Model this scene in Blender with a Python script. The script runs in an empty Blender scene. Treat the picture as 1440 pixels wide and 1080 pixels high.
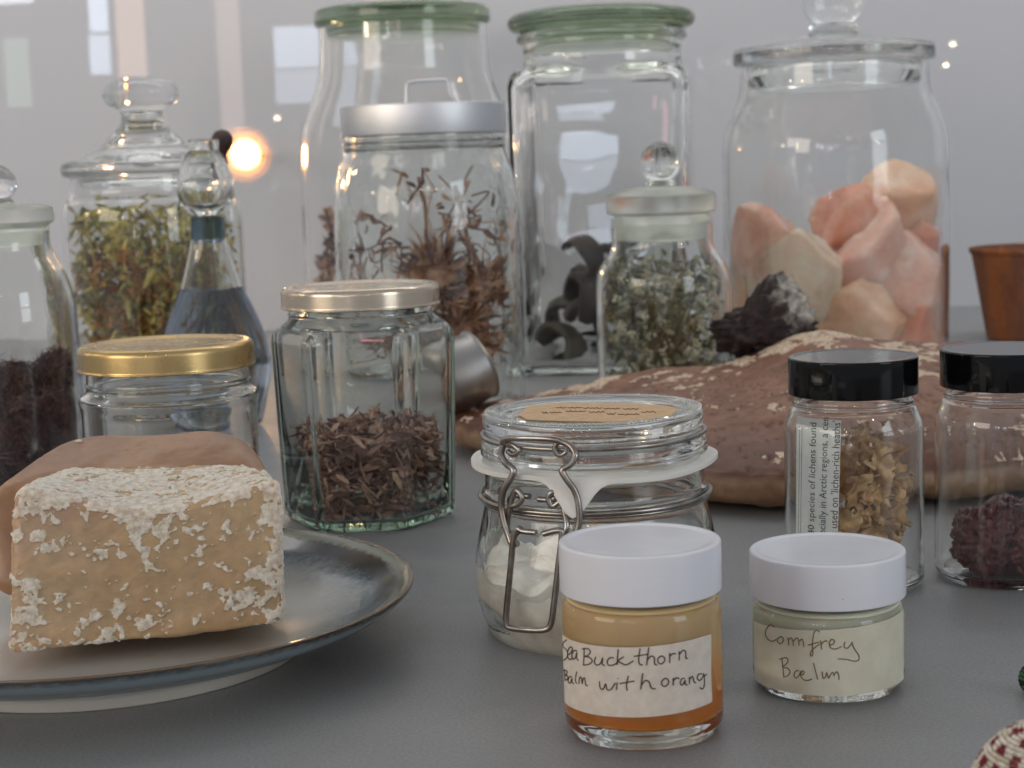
import bpy, bmesh, math, random
from mathutils import Vector, noise, Matrix
random.seed(7)
scene = bpy.context.scene
COL = scene.collection
R = math.radians

# ------------------------------------------------------------------ camera
F = 2400.0                       # focal length in pixels of the 1440 x 1080 photograph
H = 0.176                        # camera height above the counter
PITCH, ROLL = R(7.3), R(2.0)
fwd = Vector((0, math.cos(PITCH), -math.sin(PITCH)))
r0 = Vector((1, 0, 0)); u0 = Vector((0, math.sin(PITCH), math.cos(PITCH)))
cr = r0 * math.cos(ROLL) - u0 * math.sin(ROLL)
cu = u0 * math.cos(ROLL) + r0 * math.sin(ROLL)
CAMP = Vector((0, 0, H))
cam = bpy.data.cameras.new('camera'); camo = bpy.data.objects.new('camera', cam); COL.objects.link(camo)
camo.matrix_world = Matrix(((cr.x, cu.x, -fwd.x, 0), (cr.y, cu.y, -fwd.y, 0), (cr.z, cu.z, -fwd.z, H), (0, 0, 0, 1)))
cam.sensor_width = 36; cam.lens = 36 * F / 1440; cam.clip_start = 0.01; cam.clip_end = 60
cam.dof.use_dof = True; cam.dof.focus_distance = 0.62; cam.dof.aperture_fstop = 24
scene.camera = camo

def ray(px, py):
    return (fwd + cr * ((px - 720) / F) + cu * ((540 - py) / F))
def at(px, py, d):               # the point at world depth d
    v = ray(px, py); return CAMP + v * (d / v.y)
def onz(px, py, z=0.0):          # the point at height z
    v = ray(px, py); return CAMP + v * ((z - H) / v.z)
def proj(p):
    q = p - CAMP; D = q.dot(fwd); return 720 + F * q.dot(cr) / D, 540 - F * q.dot(cu) / D, D
def oncyl(px, py, X, Y, rad):    # the near side of an upright cylinder
    v = ray(px, py); ox, oy = CAMP.x - X, CAMP.y - Y
    a = v.x * v.x + v.y * v.y; b = 2 * (ox * v.x + oy * v.y); c = ox * ox + oy * oy - rad * rad
    disc = b * b - 4 * a * c
    t = (-b - math.sqrt(max(disc, 0))) / (2 * a)
    return CAMP + v * t

WALL_Y = 1.93
# ------------------------------------------------------------------ world and lamps
def srgb(r, g, b):
    f = lambda c: (c / 255 / 12.92) if c / 255 <= 0.04045 else ((c / 255 + 0.055) / 1.055) ** 2.4
    return (f(r), f(g), f(b), 1.0)
w = bpy.data.worlds.new('World'); scene.world = w; w.use_nodes = True
w.node_tree.nodes['Background'].inputs[0].default_value = (0.60, 0.64, 0.70, 1)
w.node_tree.nodes['Background'].inputs[1].default_value = 0.50

def area(name, loc, target, sx, sy, radiance, color):
    l = bpy.data.lights.new(name, 'AREA'); l.shape = 'RECTANGLE'; l.size = sx; l.size_y = sy
    l.energy = radiance * sx * sy * math.pi; l.color = color
    o = bpy.data.objects.new(name, l); COL.objects.link(o); o.location = loc
    o.rotation_euler = (Vector(target) - Vector(loc)).to_track_quat('-Z', 'Y').to_euler()
    return o
area('window_light', (2.0, -0.95, 1.08), (0.1, 0.8, 0.1), 0.85, 0.62, 3.4, (0.84, 0.94, 1.0))
area('window_light', (2.04, -1.0, 0.42), (0.1, 0.8, 0.1), 0.85, 0.56, 2.7, (0.88, 0.95, 1.0))
area('window_light', (-2.3, -0.9, 0.80), (-0.1, 0.8, 0.1), 1.5, 1.0, 3.2, (1.0, 0.87, 0.72))
area('wall_fill_light', (0.0, 1.45, 1.30), (0.0, 1.93, 0.35), 2.6, 0.25, 4.2, (1.0, 0.97, 0.92))  # unseen fill added above the counter to brighten the back wall

def mirrored_patch(px0, py0, px1, py1, radiance, color, back=-2.4):
    """a distant window of the room behind the camera, found in the sheen of the back panel"""
    ym = 2 * WALL_Y - back
    a = at(px0, py0, ym); b = at(px1, py1, ym)
    c = (a + b) / 2
    area('mirrored_patch_light', (c.x, back, c.z), (c.x, back + 1, c.z), abs(b.x - a.x), abs(b.z - a.z), radiance, color)
CW = (0.70, 0.82, 1.0)
mirrored_patch(121, -40, 153, 44, 11, CW)
mirrored_patch(124, 49, 157, 104, 9, CW)
mirrored_patch(157, -60, 208, 112, 5.0, (1.0, 0.66, 0.48))
mirrored_patch(4, 54, 46, 150, 2.4, (0.66, 1.0, 0.78))
mirrored_patch(-40, -60, 46, 4, 11, (0.85, 0.90, 1.0))
mirrored_patch(384, 38, 452, 94, 8, CW)
mirrored_patch(386, 99, 452, 144, 5, CW)
mirrored_patch(390, 236, 425, 246, 6, (0.9, 0.86, 1.0))
mirrored_patch(512, -30, 560, 74, 4.5, (1.0, 0.40, 0.52))  # pink light added to tint the reflection, no window
mirrored_patch(300, -30, 345, 190, 3.0, (1.0, 0.76, 0.66))
mirrored_patch(615, -20, 640, 40, 5, CW)

LAMPS = [(-1.25, 0.1, 0.55, 1.6, 0.016), (-1.20, 0.15, 0.40, 1.0, 0.012), (-1.02, 0.85, 0.42, 1.3, 0.024), (-1.0, 1.15, 0.30, 0.6, 0.02), (1.35, -0.3, 0.60, 1.0, 0.012), (1.42, -0.25, 0.45, 0.7, 0.010)]  # those at left back are added to put warm glints on jar edges
for (px, py) in ((1340, 62), (1330, 92), (390, 166)):
    q = at(px, py, 2 * WALL_Y + 0.5); LAMPS.append((q.x, -0.5, q.z, 0.10, 0.005))
for (x, y, z) in ((-0.55, -0.9, 0.86), (0.42, -0.75, 0.82), (0.52, -0.8, 0.95), (0.36, -1.0, 0.92), (-0.2, -1.2, 1.05), (-0.62, -0.8, 1.02), (0.05, -0.9, 0.95), (0.75, -0.6, 0.88), (0.80, -0.62, 1.04), (-0.9, -0.5, 0.80)):
    LAMPS.append((x, y, z, 0.55, 0.010))
for (x, y, z, e, rr) in LAMPS:
    l = bpy.data.lights.new('glint_lamp_light', 'POINT'); l.energy = e * 0.9; l.shadow_soft_size = rr; l.color = (1.0, 0.78, 0.52)
    o = bpy.data.objects.new('glint_lamp_light', l); COL.objects.link(o); o.location = (x, y, z)

vs = scene.view_settings
vs.view_transform = 'Standard'; vs.look = 'None'; vs.exposure = 0.14; vs.gamma = 1.0; vs.use_curve_mapping = False
cy = scene.cycles
cy.use_denoising = True
cy.max_bounces = 24; cy.transmission_bounces = 20; cy.glossy_bounces = 8; cy.diffuse_bounces = 4; cy.transparent_max_bounces = 16
cy.sample_clamp_indirect = 16.0; cy.blur_glossy = 0.0
cy.caustics_refractive = True; cy.caustics_reflective = True
try:
    cy.denoiser = 'OPENIMAGEDENOISE'
except Exception:
    pass

# ------------------------------------------------------------------ materials
def newmat(name):
    m = bpy.data.materials.new(name); m.use_nodes = True
    nt = m.node_tree; return m, nt, nt.nodes['Principled BSDF']
def setp(b, **k):
    names = dict(color='Base Color', rough='Roughness', metal='Metallic', ior='IOR', trans='Transmission Weight', sss='Subsurface Weight',
                 coat='Coat Weight', coatr='Coat Roughness', spec='Specular IOR Level', alpha='Alpha', sheen='Sheen Weight')
    for a, v in k.items():
        b.inputs[names[a]].default_value = v
def N(nt, t, **k):
    n = nt.nodes.new(t)
    for a, v in k.items(): setattr(n, a, v)
    return n
def noise_tex(nt, scale, detail=4, rough=0.55, coord='Object', vec=None):
    n = N(nt, 'ShaderNodeTexNoise'); n.inputs['Scale'].default_value = scale; n.inputs['Detail'].default_value = detail
    n.inputs['Roughness'].default_value = rough
    if vec is None:
        tc = N(nt, 'ShaderNodeTexCoord'); vec = tc.outputs[coord]
    nt.links.new(vec, n.inputs['Vector']); return n
def ramp(nt, src, stops, interp='LINEAR'):
    c = N(nt, 'ShaderNodeValToRGB'); c.color_ramp.interpolation = interp
    e = c.color_ramp.elements
    while len(e) < len(stops): e.new(0.5)
    for el, (p, col) in zip(e, stops): el.position = p; el.color = col
    nt.links.new(src, c.inputs['Fac']); return c
def bump(nt, b, src, strength, dist, inp='Normal'):
    n = N(nt, 'ShaderNodeBump'); n.inputs['Strength'].default_value = strength; n.inputs['Distance'].default_value = dist
    nt.links.new(src, n.inputs['Height']); nt.links.new(n.outputs[0], b.inputs[inp]); return n
def mixc(nt, fac, a, bb, mode='MIX'):
    n = N(nt, 'ShaderNodeMix', data_type='RGBA', blend_type=mode)
    for s, v in ((n.inputs[0], fac), (n.inputs[6], a), (n.inputs[7], bb)):
        if hasattr(v, 'links') or hasattr(v, 'is_linked'): nt.links.new(v, s)
        else: s.default_value = v
    return n.outputs[2]

def plain(name, c1, c2=None, rough=0.5, metal=0.0, scale=200, bs=0.0, bd=0.0005, sss=0.0, sssr=0.002, **k):
    m, nt, b = newmat(name); setp(b, color=c1, rough=rough, metal=metal, **k)
    if c2 is not None or bs:
        n = noise_tex(nt, scale)
        if c2 is not None:
            r_ = ramp(nt, n.outputs[0], [(0.35, c1), (0.65, c2)]); nt.links.new(r_.outputs[0], b.inputs['Base Color'])
        if bs: bump(nt, b, n.outputs[0], bs, bd)
    if sss:
        b.inputs['Subsurface Weight'].default_value = sss; b.inputs['Subsurface Radius'].default_value = (1, 0.6, 0.35); b.inputs['Subsurface Scale'].default_value = sssr
    return m
def attr_mat(name, rough=0.7, bs=0.0, scale=400, bd=0.0005, var=0.25, sss=0.0, sssr=0.002, spec=0.4, trl=0.0):
    m, nt, b = newmat(name); setp(b, rough=rough, spec=spec)
    a = N(nt, 'ShaderNodeAttribute'); a.attribute_name = 'Col'
    n = noise_tex(nt, scale)
    rr = ramp(nt, n.outputs[0], [(0.3, (1 - var,) * 3 + (1,)), (0.7, (1 + var,) * 3 + (1,))])
    nt.links.new(mixc(nt, 1.0, a.outputs[0], rr.outputs[0], 'MULTIPLY'), b.inputs['Base Color'])
    if bs: bump(nt, b, n.outputs[0], bs, bd)
    if sss:
        b.inputs['Subsurface Weight'].default_value = sss; b.inputs['Subsurface Radius'].default_value = (1, 0.6, 0.35); b.inputs['Subsurface Scale'].default_value = sssr
    return m
def glass(name, tint=(0.97, 0.985, 0.975, 1), rough=0.0, ior=1.47, wob=0.0, wscale=30, absorb=None):
    m = bpy.data.materials.new(name); m.use_nodes = True; nt = m.node_tree
    nt.nodes.remove(nt.nodes['Principled BSDF']); out = nt.nodes['Material Output']
    g = N(nt, 'ShaderNodeBsdfGlass'); g.inputs['Color'].default_value = tint; g.inputs['Roughness'].default_value = rough; g.inputs['IOR'].default_value = ior
    nt.links.new(g.outputs[0], out.inputs['Surface'])
    if wob:
        n = noise_tex(nt, wscale, 1); bump(nt, g, n.outputs[0], wob, 0.001)
    if absorb:
        v = N(nt, 'ShaderNodeVolumeAbsorption'); v.inputs['Color'].default_value = absorb[0]; v.inputs['Density'].default_value = absorb[1]
        nt.links.new(v.outputs[0], out.inputs['Volume'])
    return m

M = {}
M['glass'] = glass('clear_glass', (0.985, 0.99, 0.985, 1), wob=0.10, wscale=45)
M['glass_green'] = glass('greenish_glass', (0.98, 0.99, 0.983, 1), wob=0.15, wscale=40, absorb=((0.08, 0.50, 0.28, 1), 12))
M['glass_old'] = glass('old_pale_glass', (0.99, 0.99, 0.985, 1), wob=0.25, wscale=22, absorb=((0.40, 0.66, 0.50, 1), 1.2))
M['glass_lid_green'] = glass('green_lid_glass', (0.94, 0.96, 0.92, 1), wob=0.2, wscale=25, absorb=((0.40, 0.52, 0.34, 1), 8))
M['glass_frost'] = glass('ground_glass', (0.95, 0.96, 0.93, 1), rough=0.28)
M['glass_ripple'] = glass('rippled_glass', (0.98, 0.99, 0.985, 1), wob=0.5, wscale=60)
M['liquid_blue'] = glass('blue_liquid', (0.90, 0.93, 0.97, 1), ior=1.34, absorb=((0.20, 0.32, 0.55, 1), 9))
def cap_mat():
    m, nt, b = newmat('white_plastic'); setp(b, sss=0.15); b.inputs['Subsurface Scale'].default_value = 0.002
    n = noise_tex(nt, 90, 5); n2 = noise_tex(nt, 700, 2); n3 = noise_tex(nt, 14, 3)
    c = ramp(nt, n2.outputs[0], [(0.20, srgb(160, 150, 142)), (0.23, srgb(224, 225, 232))]); nt.links.new(c.outputs[0], b.inputs['Base Color'])
    r_ = ramp(nt, n.outputs[0], [(0.35, (0.18,) * 3 + (1,)), (0.65, (0.26,) * 3 + (1,))]); nt.links.new(r_.outputs[0], b.inputs['Roughness'])
    bump(nt, b, n3.outputs[0], 0.06, 0.0006); return m
M['white_plastic'] = cap_mat()
M['black_plastic'] = plain('black_plastic', (0.003, 0.003, 0.0035, 1), rough=0.08, spec=0.3, scale=90, bs=0.02, bd=0.0003)
M['paper'] = plain('white_paper', srgb(218, 208, 196), srgb(206, 196, 184), rough=0.85, scale=300, bs=0.1, bd=0.0001)
M['paper_white'] = plain('bright_paper', srgb(250, 250, 246), srgb(242, 242, 238), rough=0.8, scale=200)
M['paper_thin'] = plain('cream_paper', srgb(212, 208, 190), srgb(202, 197, 176), rough=0.7, scale=120, bs=0.1, bd=0.0001)
M['kraft'] = plain('kraft_paper', srgb(216, 184, 146), srgb(202, 166, 126), rough=0.85, scale=300)
M['ink'] = plain('brown_ink', srgb(62, 48, 40), rough=0.6)
M['ink_faded'] = plain('faded_ink', srgb(128, 98, 72), rough=0.7)
M['ink_olive'] = plain('olive_ink', srgb(104, 80, 18), rough=0.6)
M['print'] = plain('printing_ink', srgb(50, 46, 46), rough=0.8)
M['rubber'] = plain('white_rubber', srgb(224, 222, 216), rough=0.45, sss=0.2, sssr=0.002)
M['wire'] = plain('steel_wire', (0.42, 0.40, 0.38, 1), (0.26, 0.22, 0.19, 1), rough=0.28, metal=1.0, scale=150)
M['lump_powder'] = plain('white_powder', srgb(248, 244, 236), srgb(214, 204, 190), rough=0.95, scale=75, bs=0.6, bd=0.002)

def metal_lid(name, col, rough):
    m, nt, b = newmat(name); setp(b, color=col, rough=rough, metal=1.0)
    n = noise_tex(nt, 60, 3); rr = ramp(nt, n.outputs[0], [(0.3, (rough * 0.75,) * 3 + (1,)), (0.7, (rough * 1.3,) * 3 + (1,))])
    nt.links.new(rr.outputs[0], b.inputs['Roughness']); bump(nt, b, n.outputs[0], 0.05, 0.0004); return m
M['gold_lid'] = metal_lid('gold_lid', (0.62, 0.44, 0.20, 1), 0.26)
M['pale_lid'] = metal_lid('pale_gold_lid', (0.66, 0.56, 0.44, 1), 0.24)
M['pewter'] = metal_lid('pewter', (0.34, 0.33, 0.32, 1), 0.42)
def brushed():
    m, nt, b = newmat('brushed_steel'); setp(b, color=(0.62, 0.63, 0.65, 1), metal=1.0, rough=0.40)
    b.inputs['Anisotropic'].default_value = 0.6
    tc = N(nt, 'ShaderNodeTexCoord'); mp = N(nt, 'ShaderNodeMapping'); mp.inputs['Scale'].default_value = (1, 1, 60)
    nt.links.new(tc.outputs['Object'], mp.inputs[0]); n = noise_tex(nt, 40, 3, vec=mp.outputs[0]); bump(nt, b, n.outputs[0], 0.08, 0.0003); return m
M['brushed'] = brushed()

def counter_mat():
    m, nt, b = newmat('grey_counter'); setp(b, rough=0.42, spec=0.5)
    n1 = noise_tex(nt, 3.0, 3); n2 = noise_tex(nt, 900, 2); n3 = noise_tex(nt, 40, 5)
    c1 = ramp(nt, n1.outputs[0], [(0.3, srgb(131, 132, 133)), (0.7, srgb(140, 140, 140))])
    c2 = ramp(nt, n2.outputs[0], [(0.35, (0.86, 0.86, 0.86, 1)), (0.65, (1.12, 1.12, 1.12, 1))])
    nt.links.new(mixc(nt, 1.0, c1.outputs[0], c2.outputs[0], 'MULTIPLY'), b.inputs['Base Color'])
    r_ = ramp(nt, n3.outputs[0], [(0.3, (0.36,) * 3 + (1,)), (0.7, (0.46,) * 3 + (1,))]); nt.links.new(r_.outputs[0], b.inputs['Roughness'])
    bump(nt, b, n2.outputs[0], 0.06, 0.0003); return m
M['counter'] = counter_mat()
def wall_mat():
    m, nt, b = newmat('glossy_grey_panel'); setp(b, rough=0.6, coat=1.0, coatr=0.012, spec=0.2)  # coat added so the wall carries the reflections of an unbuilt front pane
    n = noise_tex(nt, 1.2, 3); c = ramp(nt, n.outputs[0], [(0.3, srgb(194, 195, 200)), (0.7, srgb(202, 202, 208))])
    nt.links.new(c.outputs[0], b.inputs['Base Color']); return m
M['wall'] = wall_mat()

# ------------------------------------------------------------------ mesh helpers
def link(name, me, mat=None, parent=None, smooth=True, ang=40):
    o = bpy.data.objects.new(name, me); COL.objects.link(o)
    if mat is not None: me.materials.append(mat)
    if smooth:
        me.shade_smooth()
        if ang: me.set_sharp_from_angle(angle=R(ang))
    if parent is not None: o.parent = parent
    return o
class MB:
    def __init__(s): s.v = []; s.f = []; s.c = []
    def add(s, vs, fs, col=None):
        k = len(s.v); s.v += [tuple(p) for p in vs]; s.f += [tuple(i + k for i in f) for f in fs]
        s.c += [col or (1, 1, 1, 1)] * len(vs)
    def addc(s, vs, fs, cols):
        k = len(s.v); s.v += [tuple(p) for p in vs]; s.f += [tuple(i + k for i in f) for f in fs]; s.c += cols
    def build(s, name, mat=None, parent=None, smooth=True, ang=40, fix=False):
        me = bpy.data.meshes.new(name); me.from_pydata(s.v, [], s.f); 
        a = me.color_attributes.new('Col', 'FLOAT_COLOR', 'POINT')
        flat = []
        for c in s.c: flat += [c[0], c[1], c[2], c[3] if len(c) > 3 else 1.0]
        a.data.foreach_set('color', flat)
        if fix:
            bm = bmesh.new(); bm.from_mesh(me); bmesh.ops.recalc_face_normals(bm, faces=bm.faces); bm.to_mesh(me); bm.free()
        me.update(); return link(name, me, mat, parent, smooth, ang)
def fillet(pts, rad, n=4):
    out = []
    for i, p in enumerate(pts):
        r_ = rad[i] if isinstance(rad, (list, tuple)) else rad
        if i in (0, len(pts) - 1) or r_ <= 0: out.append(p); continue
        a, b, c = Vector(pts[i - 1]), Vector(p), Vector(pts[i + 1])
        la, lc = (a - b).length, (c - b).length
        if la < 1e-7 or lc < 1e-7: continue
        t = min(r_, la * 0.48, lc * 0.48)
        s, e = b + (a - b) * (t / la), b + (c - b) * (t / lc)
        for k in range(n + 1):
            u = k / n; q = s * (1 - u) ** 2 + b * 2 * u * (1 - u) + e * u * u; out.append((q.x, q.y))
    return out
def lathe_data(prof, X, Y, segs=72, wob=0.0):
    """prof: (r, z) from an axis point to an axis point, or a closed loop when neither end is on the axis"""
    vs, fs, rows = [], [], []
    for (r_, z) in prof:
        if r_ < 1e-6: rows.append([len(vs)]); vs.append((X, Y, z))
        else:
            rows.append(list(range(len(vs), len(vs) + segs)))
            for k in range(segs):
                a = 2 * math.pi * k / segs; vs.append((X + r_ * math.cos(a), Y + r_ * math.sin(a), z))
    closed = prof[0][0] > 1e-6 and prof[-1][0] > 1e-6
    pairs = [(rows[i], rows[i + 1]) for i in range(len(rows) - 1)] + ([(rows[-1], rows[0])] if closed else [])
    for a, b in pairs:
        for k in range(segs):
            k2 = (k + 1) % segs
            if len(a) == 1 and len(b) == 1: break
            if len(a) == 1: fs.append((a[0], b[k2], b[k]))
            elif len(b) == 1: fs.append((a[k], a[k2], b[0]))
            else: fs.append((a[k], a[k2], b[k2], b[k]))
    return vs, fs
def lathe(name, prof, X, Y, mat, parent=None, segs=72, ang=50, fix=True):
    m = MB(); m.add(*lathe_data(prof, X, Y, segs)); return m.build(name, mat, parent, True, ang, fix)
def catmull(pts, n=5, closed=False):
    P = [Vector(p) for p in pts]; L = len(P); out = []
    rng = range(L) if closed else range(L - 1)
    for i in rng:
        p0 = P[(i - 1) % L] if closed or i > 0 else P[0]; p1 = P[i]; p2 = P[(i + 1) % L]; p3 = P[(i + 2) % L] if closed or i + 2 < L else P[-1]
        for k in range(n):
            t = k / n
            out.append(0.5 * ((2 * p1) + (p2 - p0) * t + (2 * p0 - 5 * p1 + 4 * p2 - p3) * t * t + (3 * p1 - p0 - 3 * p2 + p3) * t ** 3))
    if not closed: out.append(P[-1])
    return out
def tube_data(pts, rad, segs=8, closed=False):
    P = [Vector(p) for p in pts]; n = len(P); vs, fs = [], []
    T = []
    for i in range(n):
        a = P[i - 1] if (i > 0 or closed) else P[i]; b = P[(i + 1) % n] if (i < n - 1 or closed) else P[i]
        t = (b - a); T.append(t.normalized() if t.length > 1e-9 else Vector((0, 0, 1)))
    up = Vector((0.31, 0.2, 0.93)); nrm = T[0].cross(up)
    if nrm.length < 1e-3: nrm = T[0].cross(Vector((1, 0, 0)))
    nrm.normalize()
    for i in range(n):
        nrm = (nrm - T[i] * nrm.dot(T[i]));
        if nrm.length < 1e-6: nrm = T[i].orthogonal()
        nrm.normalize(); bn = T[i].cross(nrm)
        rr = rad[i] if isinstance(rad, (list, tuple)) else rad
        for k in range(segs):
            a = 2 * math.pi * k / segs; vs.append(P[i] + (nrm * math.cos(a) + bn * math.sin(a)) * rr)
    for i in range(n if closed else n - 1):
        j = (i + 1) % n
        for k in range(segs):
            k2 = (k + 1) % segs; fs.append((i * segs + k, i * segs + k2, j * segs + k2, j * segs + k))
    if not closed:
        fs.append(tuple(range(segs - 1, -1, -1))); fs.append(tuple((n - 1) * segs + k for k in range(segs)))
    return vs, fs
def tube(name, pts, rad, mat, parent=None, segs=10, closed=False, sm=6):
    m = MB(); p = catmull(pts, sm, closed) if sm else pts
    if isinstance(rad, (list, tuple)):
        rr = []
        for i in range(len(p)):
            u = i / max(1, len(p) - 1) * (len(rad) - 1); a = int(min(u, len(rad) - 2)); rr.append(rad[a] + (rad[a + 1] - rad[a]) * (u - a))
        rad = rr
    m.add(*tube_data(p, rad, segs, closed)); return m.build(name, mat, parent, True, 60, True)

def thing(name, label, cat, loc, group=None):
    o = bpy.data.objects.new(name, None); COL.objects.link(o); o.empty_display_size = 0.01
    o['label'] = label; o['category'] = cat
    if group: o['group'] = group
    return o
def tag(o, label, cat, group=None, kind=None):
    o['label'] = label; o['category'] = cat
    if group: o['group'] = group
    if kind: o['kind'] = kind
    return o
class Axis:
    """an upright axis found from one pixel on it and its depth; turns pixel rows and pixel radii into metres"""
    def __init__(s, px, py, d):
        p = at(px, py, d); s.X, s.Y = p.x, p.y
    def z(s, py):
        a, b = 0.0, 0.1
        for _ in range(6):
            ya, yb = proj(Vector((s.X, s.Y, a)))[1], proj(Vector((s.X, s.Y, b)))[1]
            if abs(yb - ya) < 1e-9: break
            a, b = b, a + (py - ya) * (b - a) / (yb - ya)
        return b
    def r(s, rpx, z=0.05):
        return rpx * proj(Vector((s.X, s.Y, z)))[2] / F
    def prof(s, pts):
        out = []
        for rp, py in pts:
            z = s.z(py); out.append((s.r(rp, z), z))
        return out
    def p(s, z): return Vector((s.X, s.Y, z))
def shell(outer, t, base_t, open_top=True):
    """glass wall: outer profile (r, z) from the base edge to the lip, an inner skin t inside it"""
    inner = []
    n = len(outer)
    for i, (r_, z) in enumerate(outer):
        a = outer[max(i - 1, 0)]; b = outer[min(i + 1, n - 1)]
        dr, dz = b[0] - a[0], b[1] - a[1]; L = math.hypot(dr, dz) or 1
        inner.append((max(r_ - t * dz / L, 0.001), z + t * dr / L))
    zb = outer[0][1] + base_t
    inner = [(r_, max(z, zb)) for r_, z in inner if z > zb - base_t * 0.4]
    inner[-1] = (inner[-1][0], outer[-1][1])
    first = inner[0]
    return [(0, outer[0][1] + 0.0008)] + [(outer[0][0] * 0.8, outer[0][1] + 0.0006)] + outer + inner[::-1] + [(first[0] * 0.7, zb), (0, zb)]
def nz(p, s, o=0.0): return noise.noise(Vector(p) * s + Vector((o, o * 1.7, -o)))
def fbm(p, s, o=0.0, n=4):
    v, a, q = 0, 1.0, Vector(p) * s + Vector((o, o * 1.7, -o))
    for _ in range(n): v += a * noise.noise(q); q = q * 2.03; a *= 0.5
    return v
def lerp(a, b, t): t = max(0, min(1, t)); return tuple(x + (y - x) * t for x, y in zip(a, b))
def sst(a, b, x):
    t = max(0, min(1, (x - a) / (b - a))); return t * t * (3 - 2 * t)
def rdir():
    while True:
        v = Vector((random.uniform(-1, 1), random.uniform(-1, 1), random.uniform(-1, 1)))
        if 0.05 < v.length < 1: return v.normalized()
def frame(d):
    d = d.normalized(); a = d.orthogonal().normalized(); a.rotate(Matrix.Rotation(random.uniform(0, 6.283), 3, d)); return d, a, d.cross(a)
def ico(sub):
    bm = bmesh.new(); bmesh.ops.create_icosphere(bm, subdivisions=sub, radius=1.0)
    vs = [v.co.copy() for v in bm.verts]; fs = [tuple(v.index for v in f.verts) for f in bm.faces]; bm.free(); return vs, fs
ICO = {k: ico(k) for k in (1, 2, 3, 4, 5)}

# ------------------------------------------------------------------ setting
def box_me(name, lo, hi, mat, kind):
    vs = [(x, y, z) for x in (lo[0], hi[0]) for y in (lo[1], hi[1]) for z in (lo[2], hi[2])]
    fs = [(0, 1, 3, 2), (4, 6, 7, 5), (0, 4, 5, 1), (2, 3, 7, 6), (0, 2, 6, 4), (1, 5, 7, 3)]
    m = MB(); m.add(vs, fs); o = m.build(name, mat, None, False, 0, True); o['kind'] = kind; return o
box_me('counter', (-1.6, -0.15, -0.04), (1.6, WALL_Y, 0.0), M['counter'], 'structure')
box_me('back_wall', (-2.2, WALL_Y, -0.3), (2.2, WALL_Y + 0.03, 1.6), M['wall'], 'structure')

# ------------------------------------------------------------------ handwriting
def strokes(polys, zoom, fn, rad, name, mat, parent):
    zx, zy, zs = zoom; m = MB()
    for pl in polys:
        pts = catmull([(zx + a / zs, zy + b / zs, 0) for a, b in pl], 4)
        P = [fn(p.x, p.y) for p in pts]
        m.add(*tube_data(P, rad, 6))
    return m.build(name, mat, parent, True, 60, True)
def wrap_label(name, ax, rad, tl, tr, bl, br, mat, parent, n=40, rows=6, th=0.00018, lift=0.0):
    """paper wrapped on an upright cylinder; corners as (angle, z), angle from the side that faces the camera"""
    base = math.atan2(-ax.Y, -ax.X); vs, fs = [], []
    for layer in (0, 1):
        for j in range(rows + 1):
            for i in range(n + 1):
                u, v = i / n, j / rows
                a = (tl[0] * (1 - u) + tr[0] * u) * (1 - v) + (bl[0] * (1 - u) + br[0] * u) * v
                z = (tl[1] * (1 - u) + tr[1] * u) * (1 - v) + (bl[1] * (1 - u) + br[1] * u) * v
                r_ = rad + (th if layer else 0.0) + 0.00006 * nz((u * 9, v * 4, 0), 1) + lift * sst(0.90, 1.0, u) * sst(0.7, 0.0, v)
                vs.append((ax.X + r_ * math.cos(base + a), ax.Y + r_ * math.sin(base + a), z))
    W = n + 1; K = W * (rows + 1)
    for j in range(rows):
        for i in range(n):
            q = j * W + i
            fs.append((K + q, K + q + 1, K + q + W + 1, K + q + W)); fs.append((q, q + W, q + W + 1, q + 1))
    edge = [i for i in range(W)] + [j * W + n for j in range(1, rows + 1)] + [rows * W + i for i in range(n - 1, -1, -1)] + [j * W for j in range(rows - 1, 0, -1)]
    for a, b in zip(edge, edge[1:] + edge[:1]): fs.append((a, b, K + b, K + a))
    m = MB(); m.add(vs, fs); return m.build(name, mat, parent, True, 60, True)

# ------------------------------------------------------------------ the two balm jars
def balm_mat(name, top, bot, z0, z1):
    m, nt, b = newmat(name); setp(b, rough=0.45, sss=1.0)
    b.inputs['Subsurface Radius'].default_value = (1, 0.55, 0.2); b.inputs['Subsurface Scale'].default_value = 0.004
    g = N(nt, 'ShaderNodeNewGeometry'); s = N(nt, 'ShaderNodeSeparateXYZ'); nt.links.new(g.outputs['Position'], s.inputs[0])
    mr = N(nt, 'ShaderNodeMapRange'); mr.inputs[1].default_value = z0; mr.inputs[2].default_value = z1; nt.links.new(s.outputs[2], mr.inputs[0])
    c = ramp(nt, mr.outputs[0], [(0.12, bot[0]), (0.38, bot[1]), (0.68, top)]); nt.links.new(c.outputs[0], b.inputs['Base Color']); return m
def screw_cap(ax, rp, ytop, ybot, mat, parent, edge=0.0016, dish=0.0004):
    rr = ax.r(rp, ax.z(ytop)); z1, z0 = ax.z(ytop), ax.z(ybot)
    p = [(0, z1 - dish), (rr * 0.86, z1 - dish), (rr * 0.93, z1), (rr, z1), (rr, z0), (rr * 0.93, z0), (rr * 0.93, z1 - 0.004), (0, z1 - 0.004)]
    return lathe('cap', fillet(p, [0, 0.001, 0.001, edge, 0.0006, 0.0005, 0.001, 0], 5), ax.X, ax.Y, mat, parent, 96, 60)
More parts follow.
